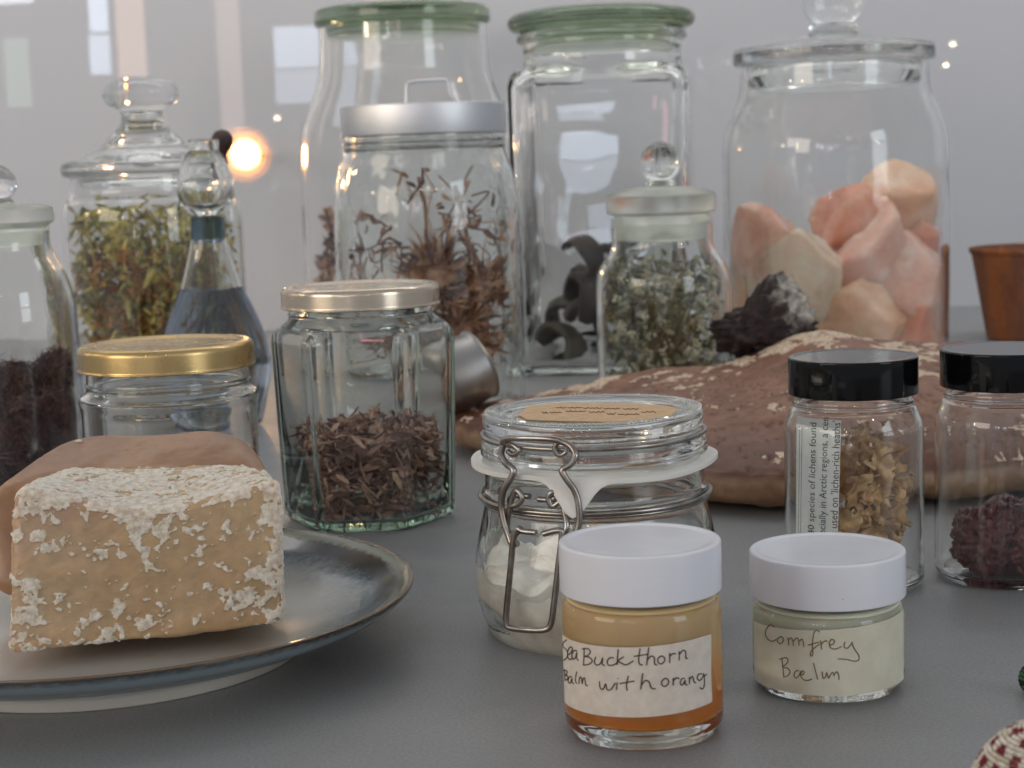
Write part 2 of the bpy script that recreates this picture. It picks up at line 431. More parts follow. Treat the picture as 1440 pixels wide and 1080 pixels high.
def balm_jar(lbl, ax, cap, body_r, ybase, ylip, balm_top, balm_bot, bmat, name='balm_jar'):
    t = thing(name, lbl, 'jar', None)
    rb = ax.r(body_r); zb = ax.z(ybase)
    outer = fillet([(rb * 0.90, 0.0), (rb, 0.0035), (rb, ax.z(ylip + 12)), (rb * 0.97, ax.z(ylip)), (rb * 0.86, ax.z(ylip - 2)), (rb * 0.86, ax.z(ylip - 40))],
                   [0, 0.003, 0.003, 0.002, 0.001, 0], 5)
    g = lathe('glass_body', shell(outer, 0.0018, 0.0068), ax.X, ax.Y, M['glass'], t, 96, 60)
    ri = rb - 0.0015
    zt, z0 = ax.z(balm_top), balm_bot
    lathe('balm', fillet([(0, z0), (ri * 0.97, z0), (ri, z0 + 0.002), (ri, zt), (ri * 0.9, zt + 0.001), (0, zt + 0.001)], [0, 0.002, 0.002, 0.001, 0, 0], 5), ax.X, ax.Y, bmat, t, 96, 60)
    screw_cap(ax, *cap, M['white_plastic'], t)
    return t, rb

axS = Axis(906, 1024, 0.517)
sea, rS = balm_jar('white capped jar of amber orange balm with a handwritten paper label', axS, (114, 758, 826), 112.5, 1024, 838, 836, 0.0062,
                   balm_mat('amber_balm', srgb(222, 196, 152), (srgb(222, 140, 30), srgb(226, 172, 92)), 0.005, 0.045))
wrap_label('paper_label', axS, rS + 0.0001, (-1.35, axS.z(884)), (0.93, axS.z(874)), (-1.35, axS.z(978)), (0.98, axS.z(968)), M['paper'], sea, lift=0.0009)
SEA = [
 [(446,568),(434,578),(432,594),(444,606),(450,622),(446,640),(434,650)], [(452,628),(464,618),(469,602),(460,597),(451,612),(451,636),(459,647),(470,638)],
 [(487,612),(475,611),(467,628),(471,645),(480,640),(487,618),(486,640),(493,651)],
 [(516,600),(515,640),(513,669)], [(508,605),(530,603),(541,616),(531,630),(517,634),(537,638),(548,652),(536,665),(512,669)],
 [(562,636),(557,656),(565,669),(581,662),(590,640),(588,664),(598,671)], [(634,640),(618,640),(608,654),(614,669),(634,668),(646,660)],
 [(652,606),(649,640),(648,668)], [(674,636),(652,652),(664,660),(684,668),(712,652)],
 [(739,602),(734,640),(737,664),(750,668)], [(714,634),(774,625)],
 [(774,598),(769,640),(766,669)], [(767,650),(782,634),(796,638),(798,664),(808,668)],
 [(826,632),(812,641),(812,658),(826,664),(838,650),(834,636),(824,632)], [(858,620),(858,660)], [(858,636),(868,624),(882,624)],
 [(896,614),(896,650)], [(896,628),(910,610),(922,616),(922,640),(930,642)],
 [(438,684),(440,728)], [(434,690),(448,693),(445,706),(438,708),(451,714),(447,727),(438,729)],
 [(467,716),(457,716),(452,734),(460,741),(468,722),(468,738),(475,743)], [(486,694),(481,730),(487,743)],
 [(495,744),(497,722),(504,717),(508,744),(511,725),(518,721),(522,748),(530,750)],
 [(577,734),(580,760),(592,765),(602,744),(607,765),(622,767),(640,740)], [(648,738),(645,768)], [(650,722),(652,724)],
 [(692,712),(685,750),(688,771)], [(658,743),(716,733)],
 [(750,702),(745,740),(742,766)], [(744,750),(760,731),(776,737),(784,760),(802,764)],
 [(838,722),(826,734),(828,750),(842,753),(854,738),(848,724),(836,722)], [(872,720),(872,750)], [(872,733),(884,720),(896,723)],
 [(918,722),(906,724),(900,740),(908,749),(920,730),(920,746),(930,747)], [(937,716),(937,744)], [(937,727),(949,714),(955,736),(962,739)],
 [(987,704),(973,706),(968,722),(979,730),(991,714),(994,702),(997,740),(991,763),(978,759)], [(997,713),(1006,705)]]
strokes(SEA, (640, 700, 2.843), lambda x, y: oncyl(x, y, axS.X, axS.Y, rS + 0.00034), 0.00021, 'handwriting', M['ink'], sea)

axC = Axis(1165, 960, 0.556)
com, rC = balm_jar('short white capped jar of pale cream balm with brown handwriting', axC, (108.5, 771, 833), 106, 960, 845, 843, 0.0058,
                   balm_mat('pale_balm', srgb(226, 224, 204), (srgb(220, 216, 192), srgb(224, 220, 198)), 0.003, 0.035))
wrap_label('paper_label', axC, rC + 0.0001, (-1.28, axC.z(866)), (1.30, axC.z(848)), (-1.28, axC.z(948)), (1.30, axC.z(944)), M['paper_thin'], com)
COMF = [
 [(228,624),(205,612),(186,630),(178,660),(192,690),(216,701),(238,690)], [(262,676),(246,686),(246,706),(262,713),(276,698),(272,680),(260,676)],
 [(300,680),(306,724)], [(304,696),(318,682),(327,700),(331,726)], [(330,702),(346,684),(357,690),(362,724)], [(362,702),(380,690),(388,732)],
 [(474,652),(456,640),(441,660),(434,720),(436,768),(427,782),(423,764),(440,742),(470,718)], [(410,722),(470,706)],
 [(478,698),(484,746)], [(482,718),(500,700),(516,702)],
 [(524,722),(548,716),(553,697),(536,692),(526,712),(534,737),(560,743),(592,730)],
 [(610,704),(606,730),(622,739),(640,722),(652,704)], [(648,708),(660,740),(684,776),(685,802),(660,809),(620,800),(572,796)],
 [(268,798),(274,850),(278,894)], [(254,799),(290,790),(301,806),(290,826),(272,841),(300,848),(312,868),(300,887),(276,895)],
 [(360,860),(342,864),(334,884),(346,901),(364,880),(370,862)], [(366,884),(382,882),(389,868),(379,862),(370,884),(384,908),(410,913),(432,904)],
 [(440,818),(450,860),(463,909)], [(486,866),(492,901),(504,896),(511,870)], [(512,870),(522,901),(533,880),(545,870),(552,892)], [(552,882),(566,866),(575,880),(579,910)]]
strokes(COMF, (1030, 720, 3.857), lambda x, y: oncyl(x, y, axC.X, axC.Y, rC + 0.00034), 0.00017, 'handwriting', M['ink_olive'], com)

# ------------------------------------------------------------------ clip top jar
axK = Axis(843, 908, 0.635)
kil = thing('clip_top_jar', 'squat glass jar with wire clip, rubber seal and kraft label on its lid', 'jar', None)
ok = fillet(axK.prof([(104, 912), (132, 904), (158, 872), (172, 822), (172, 780), (160, 722), (155, 702), (160, 696), (160, 684), (154, 678), (154, 655), (162, 648), (162, 640), (150, 636)]),
            [0, 0.004, 0.008, 0.010, 0.010, 0.006, 0.002, 0.001, 0.001, 0.001, 0.001, 0.001, 0.001, 0], 4)
ok[0] = (ok[0][0], 0.0)
lathe('glass_body', shell(ok, 0.0028, 0.005), axK.X, axK.Y, M['glass_ripple'], kil, 96, 60)
zl = axK.z
lidp = axK.prof([(0, 578), (128, 578), (136, 574), (152, 574), (156, 582), (155, 596), (151, 602), (153, 608), (158, 614), (160, 634), (120, 634), (118, 602), (0, 600)])
lathe('glass_lid', fillet(lidp, 0.0012, 3), axK.X, axK.Y, M['glass'], kil, 96, 60)
# knurled beads round the lid rim
m = MB(); rk = axK.r(151, zl(574))
for i in range(150):
    a = 2 * math.pi * i / 150; c = Vector((axK.X + rk * math.cos(a), axK.Y + rk * math.sin(a), zl(574) - 0.0001))
    m.add([c + v * 0.00055 for v in ICO[1][0]], ICO[1][1])
m.build('bead_rim', M['glass'], kil)
# rubber seal with a pull tongue
rs_in, rs_out = axK.r(146, zl(642)), axK.r(173, zl(642)); vs, fs = [], []
base = math.atan2(-axK.Y, -axK.X); SEG = 120
for k in range(SEG):
    a = 2 * math.pi * k / SEG; da = (a - base + math.pi) % (2 * math.pi) - math.pi
    tongue = math.exp(-((da + 0.16) / 0.15) ** 2)
    ro = rs_out + 0.004 * tongue; zc = zl(640) - 0.0016 * abs(math.sin(a * 2 + 0.6)) * 0.6
    zo = zc - 0.0125 * tongue - 0.001 * math.exp(-((da - 0.5) / 0.5) ** 2)
    for (r_, z) in ((rs_in, zc + 0.0009), (rs_in * 0.35 + ro * 0.65, (zc + zo * 0.3 + zc * 0.7) / 2 + 0.0009), (ro, zo + 0.0008), (ro, zo - 0.0009), (rs_in * 0.35 + ro * 0.65, (zc + zo * 0.3 + zc * 0.7) / 2 - 0.0009), (rs_in, zc - 0.0009)):
        vs.append((axK.X + r_ * math.cos(a), axK.Y + r_ * math.sin(a), z))
for k in range(SEG):
    k2 = (k + 1) % SEG
    for q in range(6):
        q2 = (q + 1) % 6; fs.append((k * 6 + q, k * 6 + q2, k2 * 6 + q2, k2 * 6 + q))
m = MB(); m.add(vs, fs); m.build('rubber_seal', M['rubber'], kil, True, 60, True)
def ring(name, ax, rp, y, rad, parent, mat=M['wire']):
    z = ax.z(y); r_ = ax.r(rp, z)
    return tube(name, [(ax.X + r_ * math.cos(a), ax.Y + r_ * math.sin(a), z) for a in [2 * math.pi * i / 72 for i in range(72)]], rad, mat, parent, 8, True, 1)
ring('lid_wire', axK, 156, 606, 0.0010, kil)
ring('neck_wire', axK, 161, 690, 0.00105, kil); ring('neck_wire', axK, 159, 695, 0.0007, kil)
def kpts(pl, rp):
    return [oncyl(x, y, axK.X, axK.Y, axK.r(r_, 0.05)) for (x, y), r_ in zip(pl, rp if isinstance(rp, list) else [rp] * len(pl))]
bail = [(707, 626), (710, 618), (730, 616), (770, 617), (790, 621), (803, 628), (809, 640), (803, 652), (791, 661), (796, 673), (808, 690), (814, 712), (814, 738), (806, 756), (792, 764)]
tube('bail_wire', kpts(bail, [166, 168, 169, 169, 169, 172, 177, 180, 182, 183, 183, 184, 184, 184, 184]), 0.00125, M['wire'], kil)
bail2 = [(707, 626), (705, 640), (712, 652), (722, 661), (718, 674), (708, 690), (705, 712), (709, 735), (715, 752), (720, 764), (728, 764)]
tube('bail_wire', kpts(bail2, [166, 174, 179, 181, 182, 183, 183, 184, 184, 185, 185]), 0.00125, M['wire'], kil)
lever = [(754, 749), (735, 747), (728, 744), (722, 760), (718, 800), (713, 850), (712, 876), (718, 883), (745, 886), (768, 885), (775, 876), (779, 850), (786, 790), (790, 752), (784, 746), (764, 751)]
tube('lever', kpts(lever, 189), 0.00115, M['wire'], kil, sm=5)
for pl in ([(745, 698), (722, 697), (717, 704), (720, 712), (730, 708), (734, 700), (728, 690), (722, 695), (716, 720), (714, 745), (724, 752), (733, 742)],
           [(757, 702), (775, 703), (781, 698), (777, 692), (771, 700), (777, 712), (788, 706), (793, 716), (797, 740), (792, 752)]):
    tube('hinge_wire', kpts(pl, [172] * 3 + [176] * (len(pl) - 5) + [186] * 2), 0.0011, M['wire'], kil, sm=5)
for pl in ([(712, 622), (722, 626), (730, 634), (722, 640), (714, 634)], [(786, 620), (780, 630), (786, 640), (796, 636), (796, 626)]):
    tube('lid_eyelet', kpts(pl, 163), 0.001, M['wire'], kil, sm=4)
# kraft label on the lid and its faint handwriting
zlab = zl(578) + 0.00025
lab = [(728, 583), (744, 571), (790, 566.5), (870, 566.5), (935, 570), (954, 574), (944, 584), (925, 590), (860, 593), (790, 592), (742, 590)]
top = [onz(x, y, zlab + 0.0002) for x, y in lab]; bot = [onz(x, y, zlab) for x, y in lab]; n = len(lab)
m = MB(); m.add(top + bot, [tuple(range(n)), tuple(range(2 * n - 1, n - 1, -1))] + [(i, n + i, n + (i + 1) % n, (i + 1) % n) for i in range(n)])
m.build('paper_label', M['kraft'], kil, False, 0, True)
def scrib(x0, x1, y, k, amp):
    pts = []; n_ = int((x1 - x0) / k)
    for i in range(n_ + 1):
        pts.append((x0 + (x1 - x0) * i / n_ + random.uniform(-2, 2), y + (amp if i % 2 else -amp) * random.uniform(0.4, 1.2)))
    return pts
KW = [scrib(512, 560, 156, 12, 4), scrib(572, 640, 156, 10, 2.5), scrib(650, 742, 158, 11, 2.5), scrib(752, 836, 161, 12, 2.5), scrib(850, 928, 163, 12, 3),
      scrib(440, 470, 182, 10, 5), scrib(482, 540, 180, 10, 2.5), scrib(560, 660, 175, 12, 3), scrib(676, 760, 178, 12, 2.5), scrib(770, 812, 188, 9, 5), scrib(825, 930, 190, 11, 3), scrib(945, 1015, 178, 12, 2.5)]
strokes(KW, (640, 530, 3.6), lambda x, y: onz(x, y, zlab + 0.00028), 0.00022, 'handwriting', M['ink_faded'], kil)
# white powder lying in the jar
ri = axK.r(158, 0.03); vs, fs = [], []
pw = fillet([(0, 0.0045), (axK.r(104), 0.0045)] + axK.prof([(130, 897), (154, 868), (167.5, 822), (167.5, 792), (150, 778), (90, 786)]) + [(0, axK.z(796))], [0, 0.004, 0.004, 0.008, 0.010, 0.004, 0.006, 0.004, 0], 6)
v_, f_ = lathe_data(pw, axK.X, axK.Y, 72)
vv = []
for p in v_:
    q = Vector(p); d = q - axK.p(0.025); k = 0.0075 * fbm(q, 42, 3, 3) + 0.0012 * fbm(q, 160, 5) + 0.0006
    q = q + d.normalized() * min(k, 0.0)
    if q.z > axK.z(806): q.z += 0.007 * fbm(q, 55, 8)
    vv.append(q)
m = MB(); m.add(vv, f_); o = m.build('white_powder', M['lump_powder'], None, True, 60, True)
tag(o, 'white crumbly powder filling the clip top jar', 'powder', kind='stuff')

# ------------------------------------------------------------------ plate
PX, PY, PR = onz(148, 828, 0.024).x, onz(148, 828, 0.024).y, 0.1155
def plate_mat():
    m, nt, b = newmat('stoneware_glaze'); setp(b, rough=0.2, coat=0.3, coatr=0.08)
    g = N(nt, 'ShaderNodeNewGeometry'); s = N(nt, 'ShaderNodeVectorMath', operation='SUBTRACT'); s.inputs[1].default_value = (PX, PY, 0)
    nt.links.new(g.outputs['Position'], s.inputs[0]); xy = N(nt, 'ShaderNodeVectorMath', operation='MULTIPLY'); xy.inputs[1].default_value = (1, 1, 0)
    nt.links.new(s.outputs[0], xy.inputs[0]); L = N(nt, 'ShaderNodeVectorMath', operation='LENGTH'); nt.links.new(xy.outputs[0], L.inputs[0])
    n = noise_tex(nt, 260, 5, 0.7); n2 = noise_tex(nt, 22, 4)
    def ma(op, a, bb):
        q = N(nt, 'ShaderNodeMath', operation=op)
        for i, v in enumerate((a, bb)):
            if isinstance(v, (int, float)): q.inputs[i].default_value = v
            else: nt.links.new(v, q.inputs[i])
        return q.outputs[0]
    d = ma('MULTIPLY', L.outputs['Value'], 1 / PR)
    dn = ma('ADD', ma('MULTIPLY', ma('SUBTRACT', n.outputs[0], 0.5), 1.0), ma('MULTIPLY', ma('SUBTRACT', n2.outputs[0], 0.5), 0.8)); d = ma('ADD', d, ma('MULTIPLY', dn, ma('MINIMUM', ma('MULTIPLY', ma('SUBTRACT', 1.0, d), 0.9), 0.12)))
    top = ramp(nt, d, [(0.0, srgb(190, 186, 178)), (0.70, srgb(184, 182, 176)), (0.79, srgb(148, 155, 156)), (0.85, srgb(92, 110, 120)), (0.885, srgb(38, 48, 60)), (0.935, srgb(20, 18, 20)), (0.948, srgb(112, 116, 102)), (0.972, srgb(118, 120, 104)), (0.984, srgb(60, 42, 28)), (1.0, srgb(100, 74, 48))])
    sp = N(nt, 'ShaderNodeSeparateXYZ'); nt.links.new(g.outputs['Position'], sp.inputs[0])
    zz = ma('ADD', sp.outputs[2], ma('MULTIPLY', ma('SUBTRACT', n.outputs[0], 0.5), 0.002))
    und = ramp(nt, ma('MULTIPLY', zz, 1 / 0.026), [(0.0, srgb(214, 208, 196)), (0.30, srgb(204, 202, 194)), (0.42, srgb(160, 170, 172)), (0.80, srgb(128, 142, 148)), (0.88, srgb(40, 36, 34)), (0.95, srgb(110, 88, 62)), (1.0, srgb(112, 86, 58))])
    # the underside is glazed differently from the well: its faces carry the attribute Col = 0
    at_ = N(nt, 'ShaderNodeAttribute'); at_.attribute_name = 'Col'
    sx = N(nt, 'ShaderNodeSeparateColor'); nt.links.new(at_.outputs[0], sx.inputs[0])
    nt.links.new(mixc(nt, sx.outputs[0], und.outputs[0], top.outputs[0]), b.inputs['Base Color'])
    bump(nt, b, n2.outputs[0], 0.25, 0.001); return m
M['plate'] = plate_mat()
pt = fillet([(0, 0.0075), (PR * 0.62, 0.0078), (PR * 0.86, 0.0150), (PR * 0.945, 0.0215), (PR * 0.985, 0.0238)], [0, 0.02, 0.02, 0.002, 0], 8)
pb = fillet([(PR * 0.998, 0.0236), (PR * 1.0, 0.0222), (PR * 0.965, 0.0180), (PR * 0.80, 0.010), (PR * 0.66, 0.0055), (PR * 0.64, 0.0), (PR * 0.60, 0.0), (PR * 0.585, 0.003), (0, 0.004)], [0, 0.001, 0.004, 0.02, 0.002, 0.001, 0.001, 0.001, 0], 6)
v1, f1 = lathe_data(pt + pb, PX, PY, 160)
ntop = 1 + 160 * (len(pt) - 1)
m = MB(); m.addc(v1, f1, [(1, 1, 1, 1)] * ntop + [(0, 0, 0, 1)] * (len(v1) - ntop))
tag(m.build('plate', M['plate'], None, True, 70, True), 'blue grey stoneware plate with brown rim under the waxy blocks', 'plate')

# ------------------------------------------------------------------ waxy blocks with a white crust
def block(name, C, n, rnd, colfn, dispfn, mat, warp=lambda p, q: p):
    """C: eight corners, index = x + 2 y + 4 z"""
    idx, vs, fs, cs = {}, [], [], []
    def vert(i, j, k):
        key = (i, j, k)
        if key in idx: return idx[key]
        c = Vector((i / n * 2 - 1, j / n * 2 - 1, k / n * 2 - 1)); L = (abs(c.x) ** rnd + abs(c.y) ** rnd + abs(c.z) ** rnd) ** (1 / rnd)
        c = c / L; u, v, w_ = (c.x + 1) / 2, (c.y + 1) / 2, (c.z + 1) / 2
        p = Vector((0, 0, 0))
        for q in range(8):
            p += C[q] * ((u if q & 1 else 1 - u) * (v if q & 2 else 1 - v) * (w_ if q & 4 else 1 - w_))
        idx[key] = len(vs); vs.append((p, (u, v, w_))); return idx[key]
    for a in range(n):
        for b in range(n):
            fs.append((vert(a, b, 0), vert(a, b + 1, 0), vert(a + 1, b + 1, 0), vert(a + 1, b, 0)))
            fs.append((vert(a, b, n), vert(a + 1, b, n), vert(a + 1, b + 1, n), vert(a, b + 1, n)))
            fs.append((vert(a, 0, b), vert(a + 1, 0, b), vert(a + 1, 0, b + 1), vert(a, 0, b + 1)))
            fs.append((vert(a, n, b), vert(a, n, b + 1), vert(a + 1, n, b + 1), vert(a + 1, n, b)))
            fs.append((vert(0, a, b), vert(0, a, b + 1), vert(0, a + 1, b + 1), vert(0, a + 1, b)))
            fs.append((vert(n, a, b), vert(n, a + 1, b), vert(n, a + 1, b + 1), vert(n, a, b + 1)))
    cen = sum(C, Vector()) / 8; out = []
    for p, uvw in vs:
        p = warp(p, uvw); k, cr_ = dispfn(p, uvw); d = (p - cen).normalized()
        ax_ = max(range(3), key=lambda q: abs(uvw[q] - 0.5)); nn = Vector((0, 0, 0)); nn[ax_] = 1 if uvw[ax_] > 0.5 else -1
        out.append(p + (nn * 0.7 + d * 0.3) * k); cs.append(colfn(p, uvw, cr_))
    m = MB(); m.addc(out, fs, cs); return m.build(name, mat, None, True, 0, True)
def crust_mat(name, crust1, crust2, rough=0.42, sss=0.55, fine=700, amt=0.9, grain=0.12, lo=0.42, hi=0.60):
    """body colour in Col, its alpha says where a pale crust lies; fine noise frays the crust's edge"""
    m, nt, b = newmat(name); setp(b, sss=sss)
    b.inputs['Subsurface Radius'].default_value = (1, 0.55, 0.28); b.inputs['Subsurface Scale'].default_value = 0.006
    a = N(nt, 'ShaderNodeAttribute'); a.attribute_name = 'Col'; n = noise_tex(nt, 180, 5)
    rr = ramp(nt, n.outputs[0], [(0.3, (1 - grain,) * 3 + (1,)), (0.7, (1 + grain,) * 3 + (1,))])
    body = mixc(nt, 1.0, a.outputs[0], rr.outputs[0], 'MULTIPLY')
    f = noise_tex(nt, fine, 5, 0.7)
    s1 = N(nt, 'ShaderNodeMath', operation='SUBTRACT'); nt.links.new(f.outputs[0], s1.inputs[0]); s1.inputs[1].default_value = 0.5
    s2 = N(nt, 'ShaderNodeMath', operation='MULTIPLY_ADD'); nt.links.new(s1.outputs[0], s2.inputs[0]); s2.inputs[1].default_value = amt; nt.links.new(a.outputs['Alpha'], s2.inputs[2])
    mk = N(nt, 'ShaderNodeMapRange', interpolation_type='SMOOTHSTEP'); nt.links.new(s2.outputs[0], mk.inputs[0]); mk.inputs[1].default_value = lo; mk.inputs[2].default_value = hi
    c2 = noise_tex(nt, 420, 4, 0.6); cc_ = ramp(nt, c2.outputs[0], [(0.35, crust2), (0.62, crust1)])
    nt.links.new(mixc(nt, mk.outputs[0], body, cc_.outputs[0]), b.inputs['Base Color'])
    r2 = N(nt, 'ShaderNodeMapRange'); nt.links.new(mk.outputs[0], r2.inputs[0]); r2.inputs[3].default_value = rough; r2.inputs[4].default_value = 0.95
    nt.links.new(r2.outputs[0], b.inputs['Roughness'])
    h = N(nt, 'ShaderNodeMath', operation='MULTIPLY'); nt.links.new(mk.outputs[0], h.inputs[0]); nt.links.new(c2.outputs[0], h.inputs[1])
    h2 = N(nt, 'ShaderNodeMath', operation='MULTIPLY_ADD'); nt.links.new(f.outputs[0], h2.inputs[0]); h2.inputs[1].default_value = 0.12; nt.links.new(h.outputs[0], h2.inputs[2])
    bump(nt, b, h2.outputs[0], 0.6, 0.0012); return m
M['wax'] = crust_mat('waxy_block', srgb(230, 222, 210), srgb(194, 180, 160), rough=0.32, sss=0.85)
CR, T1, T2, T3 = srgb(216, 206, 190), srgb(180, 149, 112), srgb(192, 168, 132), srgb(176, 142, 122)
def crust_front(p, uvw):
    u, v, w_ = uvw
    if w_ < 0.01 or v > 0.985: return 0.0
    m0 = fbm(p, 62, 11, 3); m1 = fbm(p, 210, 4, 3); m2 = fbm(p, 520, 9, 2)
    bias = 0.30
    if w_ > 0.94: bias = -0.45 + 0.8 * sst(0.70, 1.0, v) + 0.35 * math.exp(-((v - 0.9) / 0.2) ** 2) * sst(0.3, 0.6, u)           # the top is all crust towards the front
    else:
        bias -= 0.42 * sst(0.80, 1.0, w_) * (1 - sst(0.22, 0.42, u)) # thick at the upper left corner
        bias -= 0.55 * sst(0.91, 0.98, u)                           # a band down the right edge
        bias -= 0.40 * sst(0.80, 0.98, w_) * sst(0.80, 0.9, u)
        bias -= 0.30 * math.exp(-((u - 0.42) / 0.20) ** 2) * sst(0.26, 0.62, w_)
        bias -= 0.25 * math.exp(-((u - 0.38) / 0.2) ** 2) * (1 - sst(0.1, 0.42, w_))
        bias -= 0.20 * math.exp(-((u - 0.08) / 0.1) ** 2)
        bias += 0.14 * sst(0.6, 0.75, u) * (1 - sst(0.86, 0.93, u))
    return sst(-0.10, 0.22, m0 * 0.50 + m1 * 0.62 + m2 * 0.40 - bias * 0.70)
def disp_front(p, uvw):
    c = crust_front(p, uvw); u, v, w_ = uvw
    dip = 0
    k = 0.0011 * fbm(p, 28, 2, 3) + 0.00012 * fbm(p, 320, 7, 3) + sst(0.3, 0.7, c) * (0.0005 + 0.0005 * fbm(p, 420, 3, 3))
    k += 0.0004 * fbm((p.x, p.y, p.z), 110, 15, 3)
    return k, c
def col_front(p, uvw, c):
    t = 0.5 + 0.5 * fbm(p, 26, 21, 3); u = uvw[0]
    b = lerp(lerp(T3, T1, sst(0.1, 0.42, u + 0.25 * t - 0.12)), T2, t * 0.9)
    streak = sst(0.2, 0.55, fbm((p.x * 0.7 + p.z * 0.5, p.y, (p.z - p.x * 0.6) * 5), 60, 31, 3)) * (1 - u)
    return lerp(b, srgb(205, 170, 135), streak * 0.5)[:3] + (c,)
C = [None] * 8
C[0] = at(6, 925, 0.574); C[1] = at(400, 878, 0.590); C[4] = at(18, 686, 0.584); C[5] = at(398, 672, 0.598)
C[6] = at(92, 656, 0.650); C[7] = at(352, 655, 0.650)
C[2] = Vector((C[6].x - 0.004, 0.648, 0.0115)); C[3] = Vector((C[7].x + 0.012, 0.645, 0.0115))
def warp_front(p, uvw):
    u, v, w_ = uvw; s_ = math.sin(math.pi * u) ** 1.3
    return p + Vector((0, 0, -0.0085 * s_ * (1 - sst(0.1, 0.9, v)) * sst(0.5, 1.0, w_)))
blk = block('waxy_block', C, 170, 20, col_front, disp_front, M['wax'], warp_front)
zmin = min(v.co.z for v in blk.data.vertices)
tag(blk, 'square cut tan waxy block crusted with white flakes, nearest on the plate', 'block')
def disp_back(p, uvw):
    m1 = fbm(p, 190, 40, 3); c = sst(0.16, 0.44, m1 * 0.8 + 0.3 * fbm(p, 60, 44, 2) - 0.40 + 0.5 * sst(0.85, 1, uvw[0]) + 0.25 * sst(0.9, 1, uvw[1]))
    return 0.0025 * fbm(p, 20, 5, 3) + 0.0001 * fbm(p, 300, 4) + c * 0.0008, c
B1, B2 = srgb(164, 126, 92), srgb(146, 110, 84)
def col_back(p, uvw, c): return lerp(B1, B2, 0.5 + 0.6 * fbm(p, 30, 61, 3))[:3] + (c * 0.9,)
C = [None] * 8
C[0] = at(-30, 812, 0.640); C[1] = at(392, 760, 0.662); C[4] = at(-46, 688, 0.660); C[5] = at(402, 672, 0.668)
C[6] = at(98, 597, 0.700); C[7] = at(340, 592, 0.700); C[2] = Vector((C[6].x - 0.02, 0.705, 0.013)); C[3] = Vector((C[7].x + 0.01, 0.705, 0.013))
for q in (0, 1): C[q].z = 0.0135
blk2 = block('waxy_block', C, 80, 6, col_back, disp_back, M['wax'])
tag(blk2, 'smooth brown waxy block with rounded top, behind the crusted one', 'block')

# ------------------------------------------------------------------ hexagonal jar of shavings
def loft(rings, th0, ax, nside, n=360):
    """rings: (inradius, z, p) where p is the corner sharpness (None: circle)"""
    vs, rows, fs = [], [], []
    step = math.pi / (nside / 2)
    for (ri_, z, p) in rings:
        if ri_ <= 0: rows.append([len(vs)]); vs.append((ax.X, ax.Y, z)); continue
        rows.append(list(range(len(vs), len(vs) + n)))
        for k in range(n):
            a = 2 * math.pi * k / n
            if p is None: r_ = ri_
            else: r_ = ri_ * sum(abs(math.cos(a - th0 - q * step)) ** p for q in range(nside // 2)) ** (-1 / p)
            vs.append((ax.X + r_ * math.sin(a), ax.Y - r_ * math.cos(a), z))
    for a, b in zip(rows, rows[1:]):
        for k in range(n):
            k2 = (k + 1) % n
            if len(a) == 1: fs.append((a[0], b[k2], b[k]))
            elif len(b) == 1: fs.append((a[k], a[k2], b[0]))
            else: fs.append((a[k], a[k2], b[k2], b[k]))
    return vs, fs
axH = Axis(521, 722, 0.858)
hexj = thing('hexagonal_jar', 'six sided glass jar with pale metal lid, standing behind the plate', 'jar', None)
th0 = R(-6) + math.asin(-axH.X / math.hypot(axH.X, axH.Y))
IN = math.cos(math.pi / 6)
def hx(rp, y): z = axH.z(y); return axH.r(rp, z) * IN, z
b0, b1, b2 = hx(121, 722), hx(126, 700), hx(130, 470)
outer = [(b0[0] * 0.9, 0.0, 18), (b0[0] * 0.97, 0.0006, 20), (b0[0], 0.003, 60), (b0[0], 0.008, 140), (b2[0], axH.z(478), 140), (b2[0] * 0.995, axH.z(466), 50), (b2[0] * 0.97, axH.z(457), 14),
         (b2[0] * 0.92, axH.z(451), 8), (axH.r(103), axH.z(447), None), (axH.r(100), axH.z(441), None), (axH.r(102), axH.z(438), None), (axH.r(100), axH.z(434), None), (axH.r(100), axH.z(410), None)]
wt = 0.0018
inner = [(r_ - wt, z, (min(p * 0.8, 20) if p else None)) for r_, z, p in outer[4:]]
inner = [(outer[2][0] - wt - 0.002, 0.0045, 12), (outer[2][0] - wt, 0.007, 18)] + [(r_, z - (0.0022 if 3 <= i + 0 <= 4 else 0), p) for i, (r_, z, p) in enumerate(inner)]
rings = [(0, 0.0012, None), (b0[0] * 0.7, 0.0010, None)] + outer + inner[::-1] + [(b0[0] * 0.6, 0.0042, None), (0, 0.0041, None)]
m = MB(); m.add(*loft(rings, th0, axH, 6)); m.build('glass_body', M['glass_green'], hexj, True, 60, True)
def metal_twist_lid(ax, rp, ytop, ybot, mat, parent, zf=0.0):
    z1, z0 = ax.z(ytop), ax.z(ybot); r_ = ax.r(rp, z1)
    p = [(0, z1 - 0.0012), (r_ * 0.80, z1 - 0.0012), (r_ * 0.86, z1), (r_ * 0.965, z1), (r_, z1 - 0.002), (r_, z0 + 0.0014), (r_ * 1.012, z0 + 0.0006), (r_ * 1.0, z0), (r_ * 0.97, z0 + 0.0005), (r_ * 0.97, z1 - 0.003), (0, z1 - 0.003)]
    return lathe('lid', fillet(p, 0.0012, 4), ax.X, ax.Y, mat, parent, 96, 60)
metal_twist_lid(axH, 111, 400, 430, M['pale_lid'], hexj)
SHC = [srgb(164, 126, 112), srgb(188, 152, 134), srgb(132, 100, 92), srgb(202, 168, 148), srgb(108, 80, 76), srgb(150, 118, 108)]
